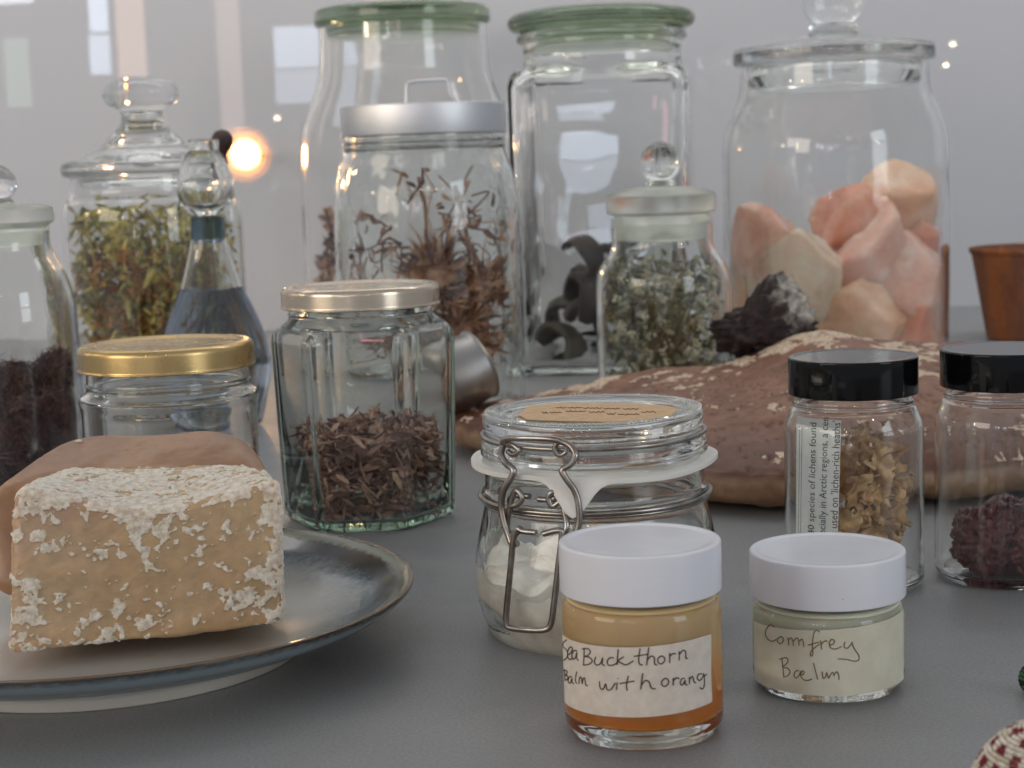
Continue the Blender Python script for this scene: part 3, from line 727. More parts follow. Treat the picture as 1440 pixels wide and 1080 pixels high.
def flake(m, c, L, W, T, bend, d, side, nrm, col):
    vs, fs = [], []; S = 4
    for i in range(S + 1):
        u = i / S - 0.5; wv = W * (1 - 0.7 * abs(2 * u) ** 2.2) * (1 + 0.2 * random.uniform(-1, 1))
        p = c + d * (L * u) + nrm * (bend * (u * u * 4 - 0.33))
        for s_, t_ in ((-1, -1), (1, -1), (1, 1), (-1, 1)): vs.append(p + side * (wv * s_ / 2) + nrm * (T * t_ / 2))
    for i in range(S):
        for q in range(4): fs.append((i * 4 + q, i * 4 + (q + 1) % 4, i * 4 + 4 + (q + 1) % 4, i * 4 + 4 + q))
    fs += [(3, 2, 1, 0), (S * 4, S * 4 + 1, S * 4 + 2, S * 4 + 3)]
    m.add(vs, fs, col)
M['shaving'] = attr_mat('bark_shavings', rough=0.8, var=0.2, scale=500)
def inhex(x, y, lim):
    return all(abs(x * math.sin(th0 + q * math.pi / 3) - y * math.cos(th0 + q * math.pi / 3)) < lim for q in range(3))
m = MB(); zt = axH.z(604); lim = b0[0] - wt - 0.0012; cnt = 0
while cnt < 1700:
    x, y = random.uniform(-0.05, 0.05), random.uniform(-0.05, 0.05)
    if not inhex(x, y, lim): continue
    if inhex(x, y, lim - 0.009) and random.random() < 0.72: continue
    top = zt + 0.004 * nz((x, y, 0), 60) + 0.002 * x / 0.04
    z = random.uniform(0.0055, top)
    d, a, b = frame(rdir() * 1.0 + Vector((0, 0, 0)))
    d.z *= 0.55; d.normalize(); a = (a - d * a.dot(d)).normalized(); b = d.cross(a)
    if not inhex(x + d.x * 0.004, y + d.y * 0.004, lim + 0.0003) or not inhex(x - d.x * 0.004, y - d.y * 0.004, lim + 0.0003): continue
    L = random.uniform(0.006, 0.0145)
    flake(m, Vector((axH.X + x, axH.Y + y, z)), L, random.uniform(0.0012, 0.0032), 0.0003, random.uniform(-0.001, 0.001), d, a, b, random.choice(SHC)); cnt += 1
o = m.build('bark_shavings', M['shaving'], None, True, 35, False)
tag(o, 'brown curled bark shavings half filling the six sided jar', 'shavings', kind='stuff')

# ------------------------------------------------------------------ gold lidded empty jar
axG = Axis(243, 640, 0.815)
gj = thing('gold_lidded_jar', 'empty round glass jar with shiny gold lid behind the waxy blocks', 'jar', None)
og = fillet([(axG.r(108), 0.0), (axG.r(121), 0.004)] + axG.prof([(121, 600), (121, 572), (124, 562), (124, 554), (114, 546), (112, 540), (116, 537), (112, 533), (112, 500)]),
            [0, 0.004, 0.003, 0.003, 0.002, 0.002, 0.002, 0.001, 0.001, 0.001, 0], 4)
lathe('glass_body', shell(og, 0.0026, 0.005), axG.X, axG.Y, M['glass'], gj, 96, 60)
metal_twist_lid(axG, 122, 481, 516, M['gold_lid'], gj)

# ------------------------------------------------------------------ black capped sample jars
def sample_jar(lbl, ax, rcap, ytop, ybot, rb, ybase, parent=None):
    t = thing('sample_jar', lbl, 'jar', None, 'black capped sample jars')
    o_ = fillet([(ax.r(rb * 0.86), 0.0), (ax.r(rb), 0.003)] + ax.prof([(rb, ybot + 62), (rb, ybot + 44), (rb * 0.90, ybot + 20), (rb * 0.86, ybot + 16), (rb * 0.88, ybot + 12), (rb * 0.85, ybot + 8), (rb * 0.85, ybot - 34)]),
                [0, 0.003, 0.003, 0.006, 0.003, 0.001, 0.001, 0.001, 0], 5)
    lathe('glass_body', shell(o_, 0.0017, 0.004), ax.X, ax.Y, M['glass'], t, 96, 60)
    screw_cap(ax, rcap, ytop, ybot, M['black_plastic'], t, 0.0008, 0.0002)
    return t
axA = Axis(1202, 818, 0.690); axB = Axis(1414, 812, 0.692)
sA = sample_jar('black capped glass jar holding tan lichen and a printed paper strip', axA, 90.5, 500, 552, 97, 818)
sB = sample_jar('black capped glass jar of dark maroon lumps at the right edge', axB, 91, 489, 541, 98, 812)

# printed strip inside the lichen jar
rP = axA.r(97) - 0.0017 - 0.0012
def strip_pt(px, py, dr=0.0): return oncyl(px, py, axA.X, axA.Y, rP + dr)
baseA = math.atan2(-axA.Y, -axA.X)
def ang_of(px, py):
    p = strip_pt(px, py); return (math.atan2(p.y - axA.Y, p.x - axA.X) - baseA + math.pi) % (2 * math.pi) - math.pi
a0, a1 = ang_of(1124, 660), ang_of(1184, 660)
zs0, zs1 = 0.005, axA.z(578)
strip = wrap_label('printed_strip', axA, rP, (a0, zs1), (a1, zs1), (a0 - 0.10, zs0), (a1 - 0.10, zs0), M['paper_white'], None, 16, 12)
tag(strip, 'narrow strip of printed paper standing inside the lichen jar', 'paper')
def text_on_strip(txt, frac, z0, size):
    cu_ = bpy.data.curves.new('t', 'FONT'); cu_.body = txt; cu_.size = size; cu_.resolution_u = 3
    ob = bpy.data.objects.new('t', cu_); COL.objects.link(ob)
    dg = bpy.context.evaluated_depsgraph_get(); me = bpy.data.meshes.new_from_object(ob.evaluated_get(dg))
    bm = bmesh.new(); bm.from_mesh(me); bmesh.ops.triangulate(bm, faces=bm.faces)
    for v in bm.verts:
        z = z0 + v.co.x * 0.92; tt = (z - zs0) / (zs1 - zs0)
        a = (a0 - 0.10 + 0.10 * tt) + (a1 - a0) * frac - v.co.y / rP
        r_ = rP + 0.00026
        v.co = Vector((axA.X + r_ * math.cos(baseA + a), axA.Y + r_ * math.sin(baseA + a), z))
    bm.to_mesh(me); bm.free(); me.name = 'print_line'
    COL.objects.unlink(ob); bpy.data.objects.remove(ob)
    return link('print_line', me, M['print'], strip, False)
text_on_strip('over 40 species of lichens found', 0.52, axA.z(768), 0.0046)
text_on_strip('especially in Arctic regions, a cen', 0.76, axA.z(753), 0.0043)
text_on_strip("forms used on 'lichen-rich heaths'", 0.985, axA.z(760), 0.0043)
# thin rule lines printed down the left of the strip
mm = MB()
for fr in (0.10, 0.17):
    pts = []
    for i in range(9):
        tt = i / 8; z = zs0 + 0.002 + (zs1 - zs0 - 0.006) * tt; a = (a0 - 0.10 + 0.10 * tt) + (a1 - a0) * fr
        pts.append((axA.X + (rP + 0.00022) * math.cos(baseA + a), axA.Y + (rP + 0.00022) * math.sin(baseA + a), z))
    mm.add(*tube_data(pts, 0.00008, 5))
mm.build('print_rule', M['print'], strip)

# lichen: ragged ruffled sheets and spiky tips
def ruffle(m, c, d, L, W, amp, cols, seed, nx=26, ny=20):
    d, a, b = frame(d); V = []; keep = {}
    for j in range(ny + 1):
        for i in range(nx + 1):
            u, v = i / nx - 0.5, j / ny - 0.5
            q = Vector((u * 3, v * 3, seed))
            w_ = amp * (fbm(q, 1.5, seed, 3) + 0.5 * fbm(q, 4, seed, 2))
            p = c + d * (L * u) + a * (W * v * (1 + 0.4 * nz(q, 2, 3))) + b * w_ + a * (0.25 * amp * nz(q, 3, 7))
            V.append(p)
    idx = {}; vs, cs, fs = [], [], []
    for j in range(ny):
        for i in range(nx):
            u, v = (i + .5) / nx - 0.5, (j + .5) / ny - 0.5
            edge = (2 * u) ** 2 + (2 * v) ** 2; q = Vector((u * 5, v * 5, seed * 3.1))
            if edge + 0.7 * fbm(q, 1.6, 5, 3) > 0.85 or fbm(q, 2.2, 9, 2) < -0.52: continue
            f = []
            for (ii, jj) in ((i, j), (i + 1, j), (i + 1, j + 1), (i, j + 1)):
                k = jj * (nx + 1) + ii
                if k not in idx: idx[k] = len(vs); vs.append(V[k]); cs.append(lerp(cols[0], cols[1], 0.5 + 0.9 * fbm(V[k], 160, seed, 2)))
                f.append(idx[k])
            fs.append(tuple(f))
    m.addc(vs, fs, cs)
M['lichen'] = attr_mat('tan_lichen', rough=0.85, var=0.25, scale=350, bs=0.3)
m = MB(); TA, TB = srgb(214, 178, 132), srgb(160, 118, 80)
for i, (px, py, s_) in enumerate(((1220, 655, 1.2), (1236, 705, 1.5), (1222, 740, 1.2))):
    p = at(px, py, axA.Y + random.uniform(-0.012, 0.002))
    ruffle(m, p, rdir(), 0.030 * s_, 0.026 * s_, 0.006, (TA, TB), i * 2.3 + 1, 34, 30)
for i in range(22):
    c = at(random.uniform(1205, 1262), random.uniform(640, 745), axA.Y - random.uniform(0.004, 0.014)); d = rdir()
    m.add(*tube_data([c, c + d * 0.003 + rdir() * 0.0006, c + d * random.uniform(0.004, 0.007)], [0.0005, 0.0003, 0.0001], 5), col=lerp(TA, TB, random.random()))
lim_r = axA.r(97) - 0.0017 - 0.0018
for k, p in enumerate(m.v):
    dx, dy = p[0] - axA.X, p[1] - axA.Y; L = math.hypot(dx, dy)
    if L > lim_r: m.v[k] = (axA.X + dx * lim_r / L, axA.Y + dy * lim_r / L, p[2])
o = m.build('dried_lichen', M['lichen'], None, True, 0); md = o.modifiers.new('thick', 'SOLIDIFY'); md.thickness = 0.00025
tag(o, 'ragged tan dried lichen inside a black capped jar', 'lichen')

def lump(name, c, rad, seed, col1, col2, mat, rough_amp=0.35, fine=0.12, sub=5, scl=(1, 1, 1), ridge=False, freq=1.3):
    vs, cs = [], []
    for v in ICO[sub][0]:
        q = v * freq
        k = 1 + rough_amp * fbm(q, 1.0, seed, 3)
        f = fbm(q, 4.0, seed + 5, 4); k += fine * ((1 - 2 * abs(f)) if ridge else f)
        p = Vector((v.x * scl[0], v.y * scl[1], v.z * scl[2])) * rad * k; vs.append(c + p)
        cs.append(lerp(col1, col2, 0.5 + 1.0 * f + 0.3 * fbm(q, 9, seed, 2)))
    m = MB(); m.addc(vs, ICO[sub][1], cs); return m.build(name, mat, None, True, 0)
M['resin'] = attr_mat('maroon_lumps', rough=0.32, var=0.3, scale=300, bs=0.5, bd=0.001)
D1, D2 = srgb(60, 26, 32), srgb(112, 62, 60)
for i, (px, py, dd, rr, lb) in enumerate(((1378, 786, -0.010, 0.0135, 'large dark maroon lump at the left in the right black capped jar'), (1420, 776, 0.004, 0.0135, 'dark maroon lump behind the others in the right black capped jar'),
                                    (1437, 798, -0.010, 0.0125, 'dark maroon lump cut by the photo edge in the black capped jar'))):
    c = at(px, py, axB.Y + dd); lim_ = axB.r(98) - 0.004 - rr
    v = Vector((c.x - axB.X, c.y - axB.Y, 0)); 
    if v.length > lim_: v *= lim_ / v.length
    c = Vector((axB.X + v.x, axB.Y + v.y, max(0.0045 + rr * 0.95, c.z)))
    tag(lump('maroon_lump', c, rr, 10 + i * 7, D1, D2, M['resin'], 0.24, 0.20, 5, ridge=True, freq=1.6), lb, 'lump', 'maroon lumps in a jar')

# ------------------------------------------------------------------ large bracket fungus and the black lump on it
def fungus():
    front = [(628, 618), (660, 632), (760, 660), (880, 690), (1000, 706), (1100, 712), (1200, 708), (1320, 700), (1440, 690), (1540, 672)]
    pts = [onz(x, y, 0.006) for x, y in front]
    pts += [Vector((0.42, 1.05, 0)), Vector((0.40, 1.13, 0)), Vector((0.30, 1.165, 0)), Vector((0.18, 1.15, 0)), Vector((0.08, 1.125, 0)), Vector((0.0, 1.10, 0)), Vector((-0.035, 1.09, 0))]
    ol = catmull(pts, 24, True); n = len(ol)
    cen = Vector((0.20, 1.03, 0))
    NR = 100; vs, cs, fs = [], [], []
    def top_z(p, rho):
        x = p.x
        K = ((-0.05, 0.030), (0.0, 0.036), (0.12, 0.051), (0.19, 0.065), (0.27, 0.055), (0.45, 0.046))
        h = K[0][1]
        for (xa, ha), (xb, hb) in zip(K, K[1:]):
            if x >= xa: h = ha + (hb - ha) * sst(xa, xb, x)
        return 0.022 + (h - 0.022) * (1 - rho ** 2.4) ** 0.75
    rows = []
    for layer in range(NR + 1):
        rho = (layer / NR) ** 0.8; row = []
        for k in range(n):
            p = cen + (Vector((ol[k].x, ol[k].y, 0)) - cen) * rho
            z = top_z(p, rho); q = Vector((p.x, p.y, z))
            ridge = abs(fbm((q.x * 1.0, q.y * 2.0, q.z * 2.0), 34, 3, 4)); fine = fbm(q, 170, 8, 4)
            z += 0.004 * fbm(q, 14, 12, 3) * (1 - rho ** 6) - 0.0026 * sst(0.05, 0.0, ridge) + 0.0007 * fine
            clus = fbm((q.x, q.y, 0), 13, 23, 2)
            fleck = sst(0.10, 0.62, fbm((q.x, q.y * 0.75, z), 70, 17, 4) * 0.62 + 0.30 * fbm(q, 260, 3, 2) + 0.62 * clus + 0.42 * sst(0.050, 0.066, z) + 0.0)
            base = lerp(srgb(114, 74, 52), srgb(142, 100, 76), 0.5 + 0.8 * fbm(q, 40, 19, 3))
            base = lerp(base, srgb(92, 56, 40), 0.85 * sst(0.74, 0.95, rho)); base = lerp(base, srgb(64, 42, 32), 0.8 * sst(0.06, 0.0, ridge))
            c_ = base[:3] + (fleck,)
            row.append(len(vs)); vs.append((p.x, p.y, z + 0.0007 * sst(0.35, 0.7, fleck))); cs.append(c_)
        rows.append(row)
    # the rounded pale lip and the underside
    for (s_, z, t_) in ((1.004, 0.021, 0.0), (1.012, 0.017, 1), (1.010, 0.011, 1), (0.985, 0.006, 1), (0.93, 0.003, 1), (0.75, 0.001, 1), (0.3, 0.001, 1)):
        row = []
        for k in range(n):
            p = cen + (Vector((ol[k].x, ol[k].y, 0)) - cen) * s_; q = Vector((p.x, p.y, z))
            row.append(len(vs)); vs.append((p.x, p.y, z + 0.002 * fbm(q, 60, 4, 3) * (z > 0.002)))
            cs.append(lerp(srgb(92, 58, 40), lerp(srgb(150, 120, 92), srgb(118, 88, 66), 0.5 + fbm((q.x, q.y, q.z * 6), 50, 9, 3)), t_)[:3] + (0.0,))
        rows.append(row)
    for a, b in zip(rows, rows[1:]):
        for k in range(n): fs.append((a[k], a[(k + 1) % n], b[(k + 1) % n], b[k]))
    fs.append(tuple(rows[-1]))
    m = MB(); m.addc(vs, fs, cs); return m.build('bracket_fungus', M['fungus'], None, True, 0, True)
M['fungus'] = crust_mat('bracket_fungus', srgb(222, 202, 180), srgb(176, 148, 124), rough=0.5, sss=0.0, fine=520, amt=0.8, grain=0.22)
fg = tag(fungus(), 'big brown cracked bracket fungus with pale flecks lying behind the small jars', 'fungus')
bpy.context.view_layer.update()
def ground_z(x, y):
    ok_, loc, nn, i_ = fg.ray_cast(Vector((x, y, 0.5)), Vector((0, 0, -1))); return loc.z if ok_ else 0.0
M['chaga'] = attr_mat('black_lump', rough=0.75, var=0.4, scale=300, bs=0.8, bd=0.001)
cb = at(1075, 470, 1.06)
vs, cs = [], []
for v in ICO[5][0]:
    f = fbm(v, 1.6, 5, 3); g = noise.voronoi(v * 4.5)[0][0]; g2 = noise.voronoi(v * 9.0)[0][0]
    rise = 0.45 + 0.75 * sst(-0.7, 0.35, v.x) - 0.25 * sst(0.6, 1.0, v.x)
    p = Vector((v.x * 0.031, v.y * 0.022, v.z * 0.027 * (rise if v.z > 0 else 0.8))) * (1 + 0.20 * f + 0.34 * (0.45 - g) + 0.16 * (0.45 - g2))
    vs.append(cb + p); cs.append(lerp(srgb(44, 33, 33), srgb(190, 182, 172), sst(0.05, 0.75, 0.42 * fbm(v, 5, 40, 4) + 0.66 * sst(-0.1, 0.6, v.x) * sst(-0.3, 0.5, v.z) - 0.10)))
m = MB(); m.addc(vs, ICO[5][1], cs); bl_ = m.build('black_lump', M['chaga'], None, True, 0)
gap = min((p.z - ground_z(p.x, p.y)) for p in vs if ground_z(p.x, p.y) > 0.01)
bl_.location.z = -gap - 0.016
tag(bl_, 'knobbly black lump dusted with white resting on the brown fungus', 'lump')

# ------------------------------------------------------------------ apothecary jars
def apo(name, lbl, ax, outer, lidp, knob, mat, lidmat, t=0.003, bt=0.006, fil=0.003, group='glass apothecary jars'):
    T = thing(name, lbl, 'jar', None, group)
    lathe('glass_body', shell(outer, t, bt), ax.X, ax.Y, mat, T, 96, 60)
    ld = lathe('lid', lidp, ax.X, ax.Y, lidmat, T, 96, 60)
    if knob: lathe('knob', knob, ax.X, ax.Y, M['glass'], ld, 64, 60)
    return T
def ball(ax, rp, yc, ry=None, neck=None):
    z = ax.z(yc); r_ = ax.r(rp, z); rz = ax.r(ry or rp, z); pts = [(0, z + rz)]
    a1_ = 60 if neck else 90
    for k in range(1, 17):
        a = R(90 - k * (90 + a1_) / 16); pts.append((r_ * math.cos(a), z + rz * math.sin(a)))
    if neck:
        for (q, y) in neck: zz = ax.z(y); pts.append((ax.r(q, zz), zz))
    pts.append((0, pts[-1][1])); return pts
# small jar of grey green herb
axM = Axis(936, 560, 1.225)
om = fillet([(axM.r(84), 0), (axM.r(94), 0.004)] + axM.prof([(95, 430), (93, 380), (74, 352), (71, 342), (71, 304)]), [0, 0.004, 0.01, 0.012, 0.006, 0.003, 0], 6)
lm = fillet(axM.prof([(0, 262), (30, 262), (64, 268), (77, 274), (77, 298), (66, 301), (64, 336), (52, 338), (50, 310), (0, 306)]), 0.0012, 3)
apo('apothecary_jar', 'small apothecary jar of grey green herbs behind the fungus', axM, om, lm, ball(axM, 29, 228, 29, [(22, 256), (24, 261)]), M['glass'], M['glass_frost'])
# large jar of salt crystals
axL = Axis(1176, 470, 1.50)
ol_ = fillet([(axL.r(140), 0), (axL.r(155), 0.006)] + axL.prof([(156, 400), (156, 200), (150, 172), (134, 134), (131, 120), (131, 92)]), [0, 0.006, 0.01, 0.02, 0.012, 0.006, 0.004, 0], 6)
ll = fillet(axL.prof([(0, 48), (40, 50), (100, 60), (138, 66), (140, 70), (140, 86), (136, 89), (122, 90), (118, 124), (104, 126), (102, 92), (0, 80)]), 0.002, 3)
apo('apothecary_jar', 'largest round jar at the right, holding pink and white salt crystals', axL, ol_, ll, ball(axL, 43, 0, 42, [(32, 34), (34, 44), (36, 50)]), M['glass_old'], M['glass'], 0.004, 0.008)
# dark root jar at the left edge
axD = Axis(20, 600, 0.965)
od = fillet([(axD.r(88), 0), (axD.r(98), 0.004)] + axD.prof([(98, 520), (97, 432), (88, 392), (70, 358), (67, 346), (67, 318)]), [0, 0.004, 0.01, 0.012, 0.01, 0.006, 0.003, 0], 6)
ldd = fillet(axD.prof([(0, 284), (30, 285), (62, 290), (75, 294), (75, 314), (66, 318), (60, 320), (58, 346), (48, 347), (46, 322), (0, 318)]), 0.0012, 3)
apo('apothecary_jar', 'apothecary jar of dark hairy roots cut by the left edge', axD, od, ldd, ball(axD, 28, 258, 26, [(18, 278), (22, 285)]), M['glass'], M['glass_frost'])
# yellow herb jar
axY = Axis(219, 480, 1.335)
oy = fillet([(axY.r(108), 0), (axY.r(118), 0.005)] + axY.prof([(119, 420), (118, 300), (114, 282), (106, 274), (104, 268), (104, 246)]), [0, 0.005, 0.01, 0.008, 0.004, 0.002, 0.002, 0], 6)
ly = fillet(axY.prof([(0, 152), (28, 152), (30, 172), (40, 186), (52, 196), (62, 208), (100, 222), (114, 227), (116, 236), (114, 246), (104, 248), (94, 249), (90, 262), (78, 263), (76, 250), (0, 236)]), 0.003, 4)
zy = axY.z(132); ky = fillet(axY.prof([(0, 108), (34, 109), (50, 120), (54, 134), (48, 146), (34, 154), (27, 162), (0, 163)]), 0.006, 5)
apo('apothecary_jar', 'apothecary jar of yellow green flowering herbs with mushroom knob', axY, oy, ly, ky, M['glass'], M['glass'])

# ------------------------------------------------------------------ jar with brushed lid and handle
axT = Axis(611, 560, 1.25)
mj = thing('steel_lidded_jar', 'round jar with brushed steel lid and handle, holding spiky dried thistle', 'jar', None)
ot = fillet([(axT.r(116), 0), (axT.r(128), 0.006)] + axT.prof([(130, 480), (131, 320), (129, 270), (118, 226), (112, 212), (115, 208), (112, 203), (114, 199), (111, 194), (111, 160)]),
            [0, 0.006, 0.01, 0.02, 0.015, 0.008, 0.003, 0.001, 0.001, 0.001, 0.001, 0], 5)
lathe('glass_body', shell(ot, 0.0035, 0.007), axT.X, axT.Y, M['glass_ripple'], mj, 96, 60)
zt1, zt0 = axT.z(148), axT.z(190); rt = axT.r(116.5, zt1)
lathe('lid', fillet([(0, zt1), (rt, zt1), (rt, zt0), (rt * 0.975, zt0), (rt * 0.975, zt1 - 0.003), (0, zt1 - 0.003)], [0, 0.001, 0.0006, 0.0005, 0.001, 0], 4), axT.X, axT.Y, M['brushed'], mj, 120, 60)
hd = [at(x, y, axT.Y - 0.03) for x, y in ((572, 149), (572, 126), (576, 117), (600, 114), (624, 113), (630, 118), (633, 132), (640, 142), (644, 149))]
tube('handle', hd, 0.0016, M['brushed'], mj, 8, False, 5)

# ------------------------------------------------------------------ green lidded square jar
axQ = Axis(858, 500, 1.48)
sq = thing('square_jar', 'tall square glass jar with thick green glass lid and dark curls', 'jar', None)
sd = axQ.r(122, 0.1)
thq = R(-4) + math.asin(-axQ.X / math.hypot(axQ.X, axQ.Y))
zq = axQ.z
oq = [(sd * 0.94, 0, 12), (sd, 0.004, 16), (sd, 0.02, 18), (sd, zq(122), 18), (sd * 0.985, zq(108), 14), (sd * 0.94, zq(100), 9), (axQ.r(114), zq(96), 4), (axQ.r(110), zq(92), None), (axQ.r(108), zq(80), None), (axQ.r(110), zq(62), None), (axQ.r(118), zq(56), None), (axQ.r(116), zq(48), None), (axQ.r(110), zq(46), None)]
wq = 0.0045
iq = [(sd - wq - 0.004, 0.008, 8), (sd - wq, 0.014, 12), (sd - wq, zq(126), 14), (sd * 0.985 - wq, zq(113), 10), (sd * 0.9 - wq, zq(104), 7), (axQ.r(110) - wq, zq(98), None), (axQ.r(108) - wq, zq(90), None), (axQ.r(108) - wq, zq(46), None)]
m = MB(); m.add(*loft([(0, 0.0015, None), (sd * 0.6, 0.0012, None)] + oq + iq[::-1] + [(sd * 0.5, 0.0078, None), (0, 0.0076, None)], thq, axQ, 4)); m.build('glass_body', M['glass_old'], sq, True, 60, True)
lq = fillet(axQ.prof([(0, 14), (110, 14), (128, 20), (133, 30), (128, 41), (116, 45), (104, 46), (100, 60), (0, 58)]), [0, 0.004, 0.004, 0.004, 0.004, 0.002, 0.002, 0.002, 0], 5)
lathe('lid', lq, axQ.X, axQ.Y, M['glass_lid_green'], sq, 96, 60)

# ------------------------------------------------------------------ tall jar at the back left
axW = Axis(583, 440, 1.75)
bj = thing('tall_glass_jar', 'tallest pale glass jar standing behind the steel lidded jar', 'jar', None)
ow = fillet([(axW.r(138), 0), (axW.r(150), 0.006)] + axW.prof([(151, 400), (152, 230), (149, 180), (132, 140), (120, 108), (118, 60), (118, 38)]), [0, 0.006, 0.01, 0.03, 0.03, 0.02, 0.01, 0.003, 0], 6)
lathe('glass_body', shell(ow, 0.0045, 0.008), axW.X, axW.Y, M['glass_old'], bj, 96, 60)
lw = fillet(axW.prof([(0, 10), (108, 10), (123, 14), (124, 32), (120, 37), (108, 38), (106, 52), (0, 50)]), 0.003, 4)
lathe('lid', lw, axW.X, axW.Y, M['glass_lid_green'], bj, 96, 60)

# ------------------------------------------------------------------ blue flask, corked bottle and lamp
axF = Axis(306, 560, 1.19)
fl = thing('blue_flask', 'pear shaped glass flask of dark blue liquid with domed glass stopper', 'flask', None)
of = fillet([(axF.r(50), 0), (axF.r(62), 0.003)] + axF.prof([(72, 548), (78, 520), (77, 496), (70, 466), (58, 436), (43, 402), (34, 372), (28, 348), (26, 336)]), [0, 0.004, 0.01, 0.012, 0.015, 0.015, 0.015, 0.012, 0.01, 0.006, 0], 5)
lathe('glass_body', shell(of, 0.0018, 0.005), axF.X, axF.Y, M['glass'], fl, 80, 60)
lqd = fillet([(0, 0.0045), (axF.r(48), 0.0045), (axF.r(60), 0.008)] + axF.prof([(70.5, 548), (76.5, 520), (75.5, 496), (68.5, 466), (56.5, 436), (43, 405), (0, 404)]), [0, 0.003, 0.006, 0.01, 0.012, 0.015, 0.015, 0.01, 0.0005, 0], 5)
lathe('blue_liquid', lqd, axF.X, axF.Y, M['liquid_blue'], fl, 80, 60)
M['stopper'] = glass('slate_glass_plug', (0.42, 0.50, 0.55, 1), rough=0.2)
lathe('stopper_plug', fillet(axF.prof([(0, 304), (20, 304), (23, 308), (23, 336), (17, 342), (0, 342)]), 0.001, 3), axF.X, axF.Y, M['stopper'], fl, 64, 60)
dome = fillet(axF.prof([(0, 303), (24, 303), (34, 292), (40, 272), (40, 256), (33, 232), (24, 216), (21, 212), (22, 198), (18, 195), (18, 212), (22, 226), (34, 256), (34, 270), (26, 288), (0, 296)]), 0.003, 4)
lathe('glass_stopper', dome, axF.X, axF.Y, M['glass'], fl, 64, 60)

axB2 = Axis(325, 420, 1.285)
cbt = thing('corked_bottle', 'slim glass bottle with dark round stopper next to the glowing lamp', 'bottle', None)
ob_ = fillet([(axB2.r(19), 0), (axB2.r(22), 0.003)] + axB2.prof([(22, 420), (22, 304), (20, 288), (9, 270), (7, 262), (7, 226)]), [0, 0.003, 0.005, 0.006, 0.005, 0.004, 0.003, 0], 5)
lathe('glass_body', shell(ob_, 0.0013, 0.004), axB2.X, axB2.Y, M['glass'], cbt, 48, 60)
M['cork'] = plain('dark_stopper', srgb(70, 46, 42), srgb(48, 32, 30), rough=0.6, scale=150)
lathe('stopper', fillet(axB2.prof([(0, 182), (9, 184), (15, 192), (15, 202), (9, 213), (5, 217), (5, 240), (0, 240)]), 0.002, 4), axB2.X, axB2.Y, M['cork'], cbt, 32, 60)

lp = at(344, 217, WALL_Y - 0.13)
lamp = thing('wall_lamp', 'small round glowing warm lamp on the back wall', 'lamp', None)
m_, nt, b = newmat('lamp_glow'); em = N(nt, 'ShaderNodeEmission'); em.inputs[0].default_value = (1.0, 0.66, 0.32, 1); em.inputs[1].default_value = 55
nt.links.new(em.outputs[0], nt.nodes['Material Output'].inputs[0]); M['glow'] = m_
m = MB(); m.add([lp + v * 0.0125 for v in ICO[4][0]], ICO[4][1]); m.build('bulb', M['glow'], lamp)
M['halo_dish'] = plain('orange_halo_dish', (0.70, 0.36, 0.12, 1), rough=0.5)  # orange stands in for the halo round the bulb
vv, ff = lathe_data(fillet([(0, 0.0), (0.006, 0.0), (0.0150, 0.010), (0.0156, 0.010), (0.007, -0.0015), (0.003, -0.003), (0.003, -0.1148), (0, -0.1148)], 0.0006, 3), 0, 0, 40)
m = MB(); m.add([(lp.x + p[0], lp.y + 0.0150 - p[2], lp.z + p[1]) for p in vv], ff); m.build('blocking_dish', M['halo_dish'], lamp, True, 50, True)  # dish added to block the bulb's mirror image and glow on the wall

def halo_mat(name, t):
    m = bpy.data.materials.new(name); m.use_nodes = True; nt = m.node_tree; nt.nodes.remove(nt.nodes['Principled BSDF'])
    tr = N(nt, 'ShaderNodeBsdfTransparent'); tl = N(nt, 'ShaderNodeBsdfTranslucent'); tl.inputs[0].default_value = (1.0, 0.52, 0.22, 1); mx = N(nt, 'ShaderNodeMixShader'); mx.inputs[0].default_value = t
    nt.links.new(tr.outputs[0], mx.inputs[1]); nt.links.new(tl.outputs[0], mx.inputs[2]); nt.links.new(mx.outputs[0], nt.nodes['Material Output'].inputs[0]); return m
for rr_, t_ in ((0.0170, 0.07), (0.0225, 0.045), (0.0285, 0.03)):
    m = MB(); m.add([lp + v * rr_ for v in ICO[4][0]], ICO[4][1]); m.build('halo_shell', halo_mat('halo_shell', t_), lamp)  # nested shells added to imitate the soft glow round the bulb

# ------------------------------------------------------------------ contents of the back row
def leafy(m, c, d, L, W, col):
    d, a, b = frame(d); k = random.uniform(-0.3, 0.5) * L
    P = [c, c + d * L * .35 + a * W * .5 + b * k * .2, c + d * L * .7 + a * W * .38 + b * k * .6, c + d * L + b * k, c + d * L * .7 - a * W * .38 + b * k * .6, c + d * L * .35 - a * W * .5 + b * k * .2, c + d * L * .4 - b * W * .2, c + d * L * .72 + b * (k * .6 - W * .15)]
    m.add(P, [(0, 1, 6), (1, 2, 7, 6), (2, 3, 7), (3, 4, 7), (4, 5, 6, 7), (5, 0, 6)], col)
def incyl(ax, rmax, z0, z1, bias=0.5):
    a = random.uniform(0, 6.2832); r_ = rmax * random.random() ** bias
    return Vector((ax.X + r_ * math.cos(a), ax.Y + r_ * math.sin(a), random.uniform(z0, z1)))
def clampcyl(m, ax, lim):
    for k, p in enumerate(m.v):
        dx, dy = p[0] - ax.X, p[1] - ax.Y; L = math.hypot(dx, dy)
        if L > lim: m.v[k] = (ax.X + dx * lim / L, ax.Y + dy * lim / L, p[2])
M['herb'] = attr_mat('dried_herb', rough=0.8, var=0.25, scale=200)
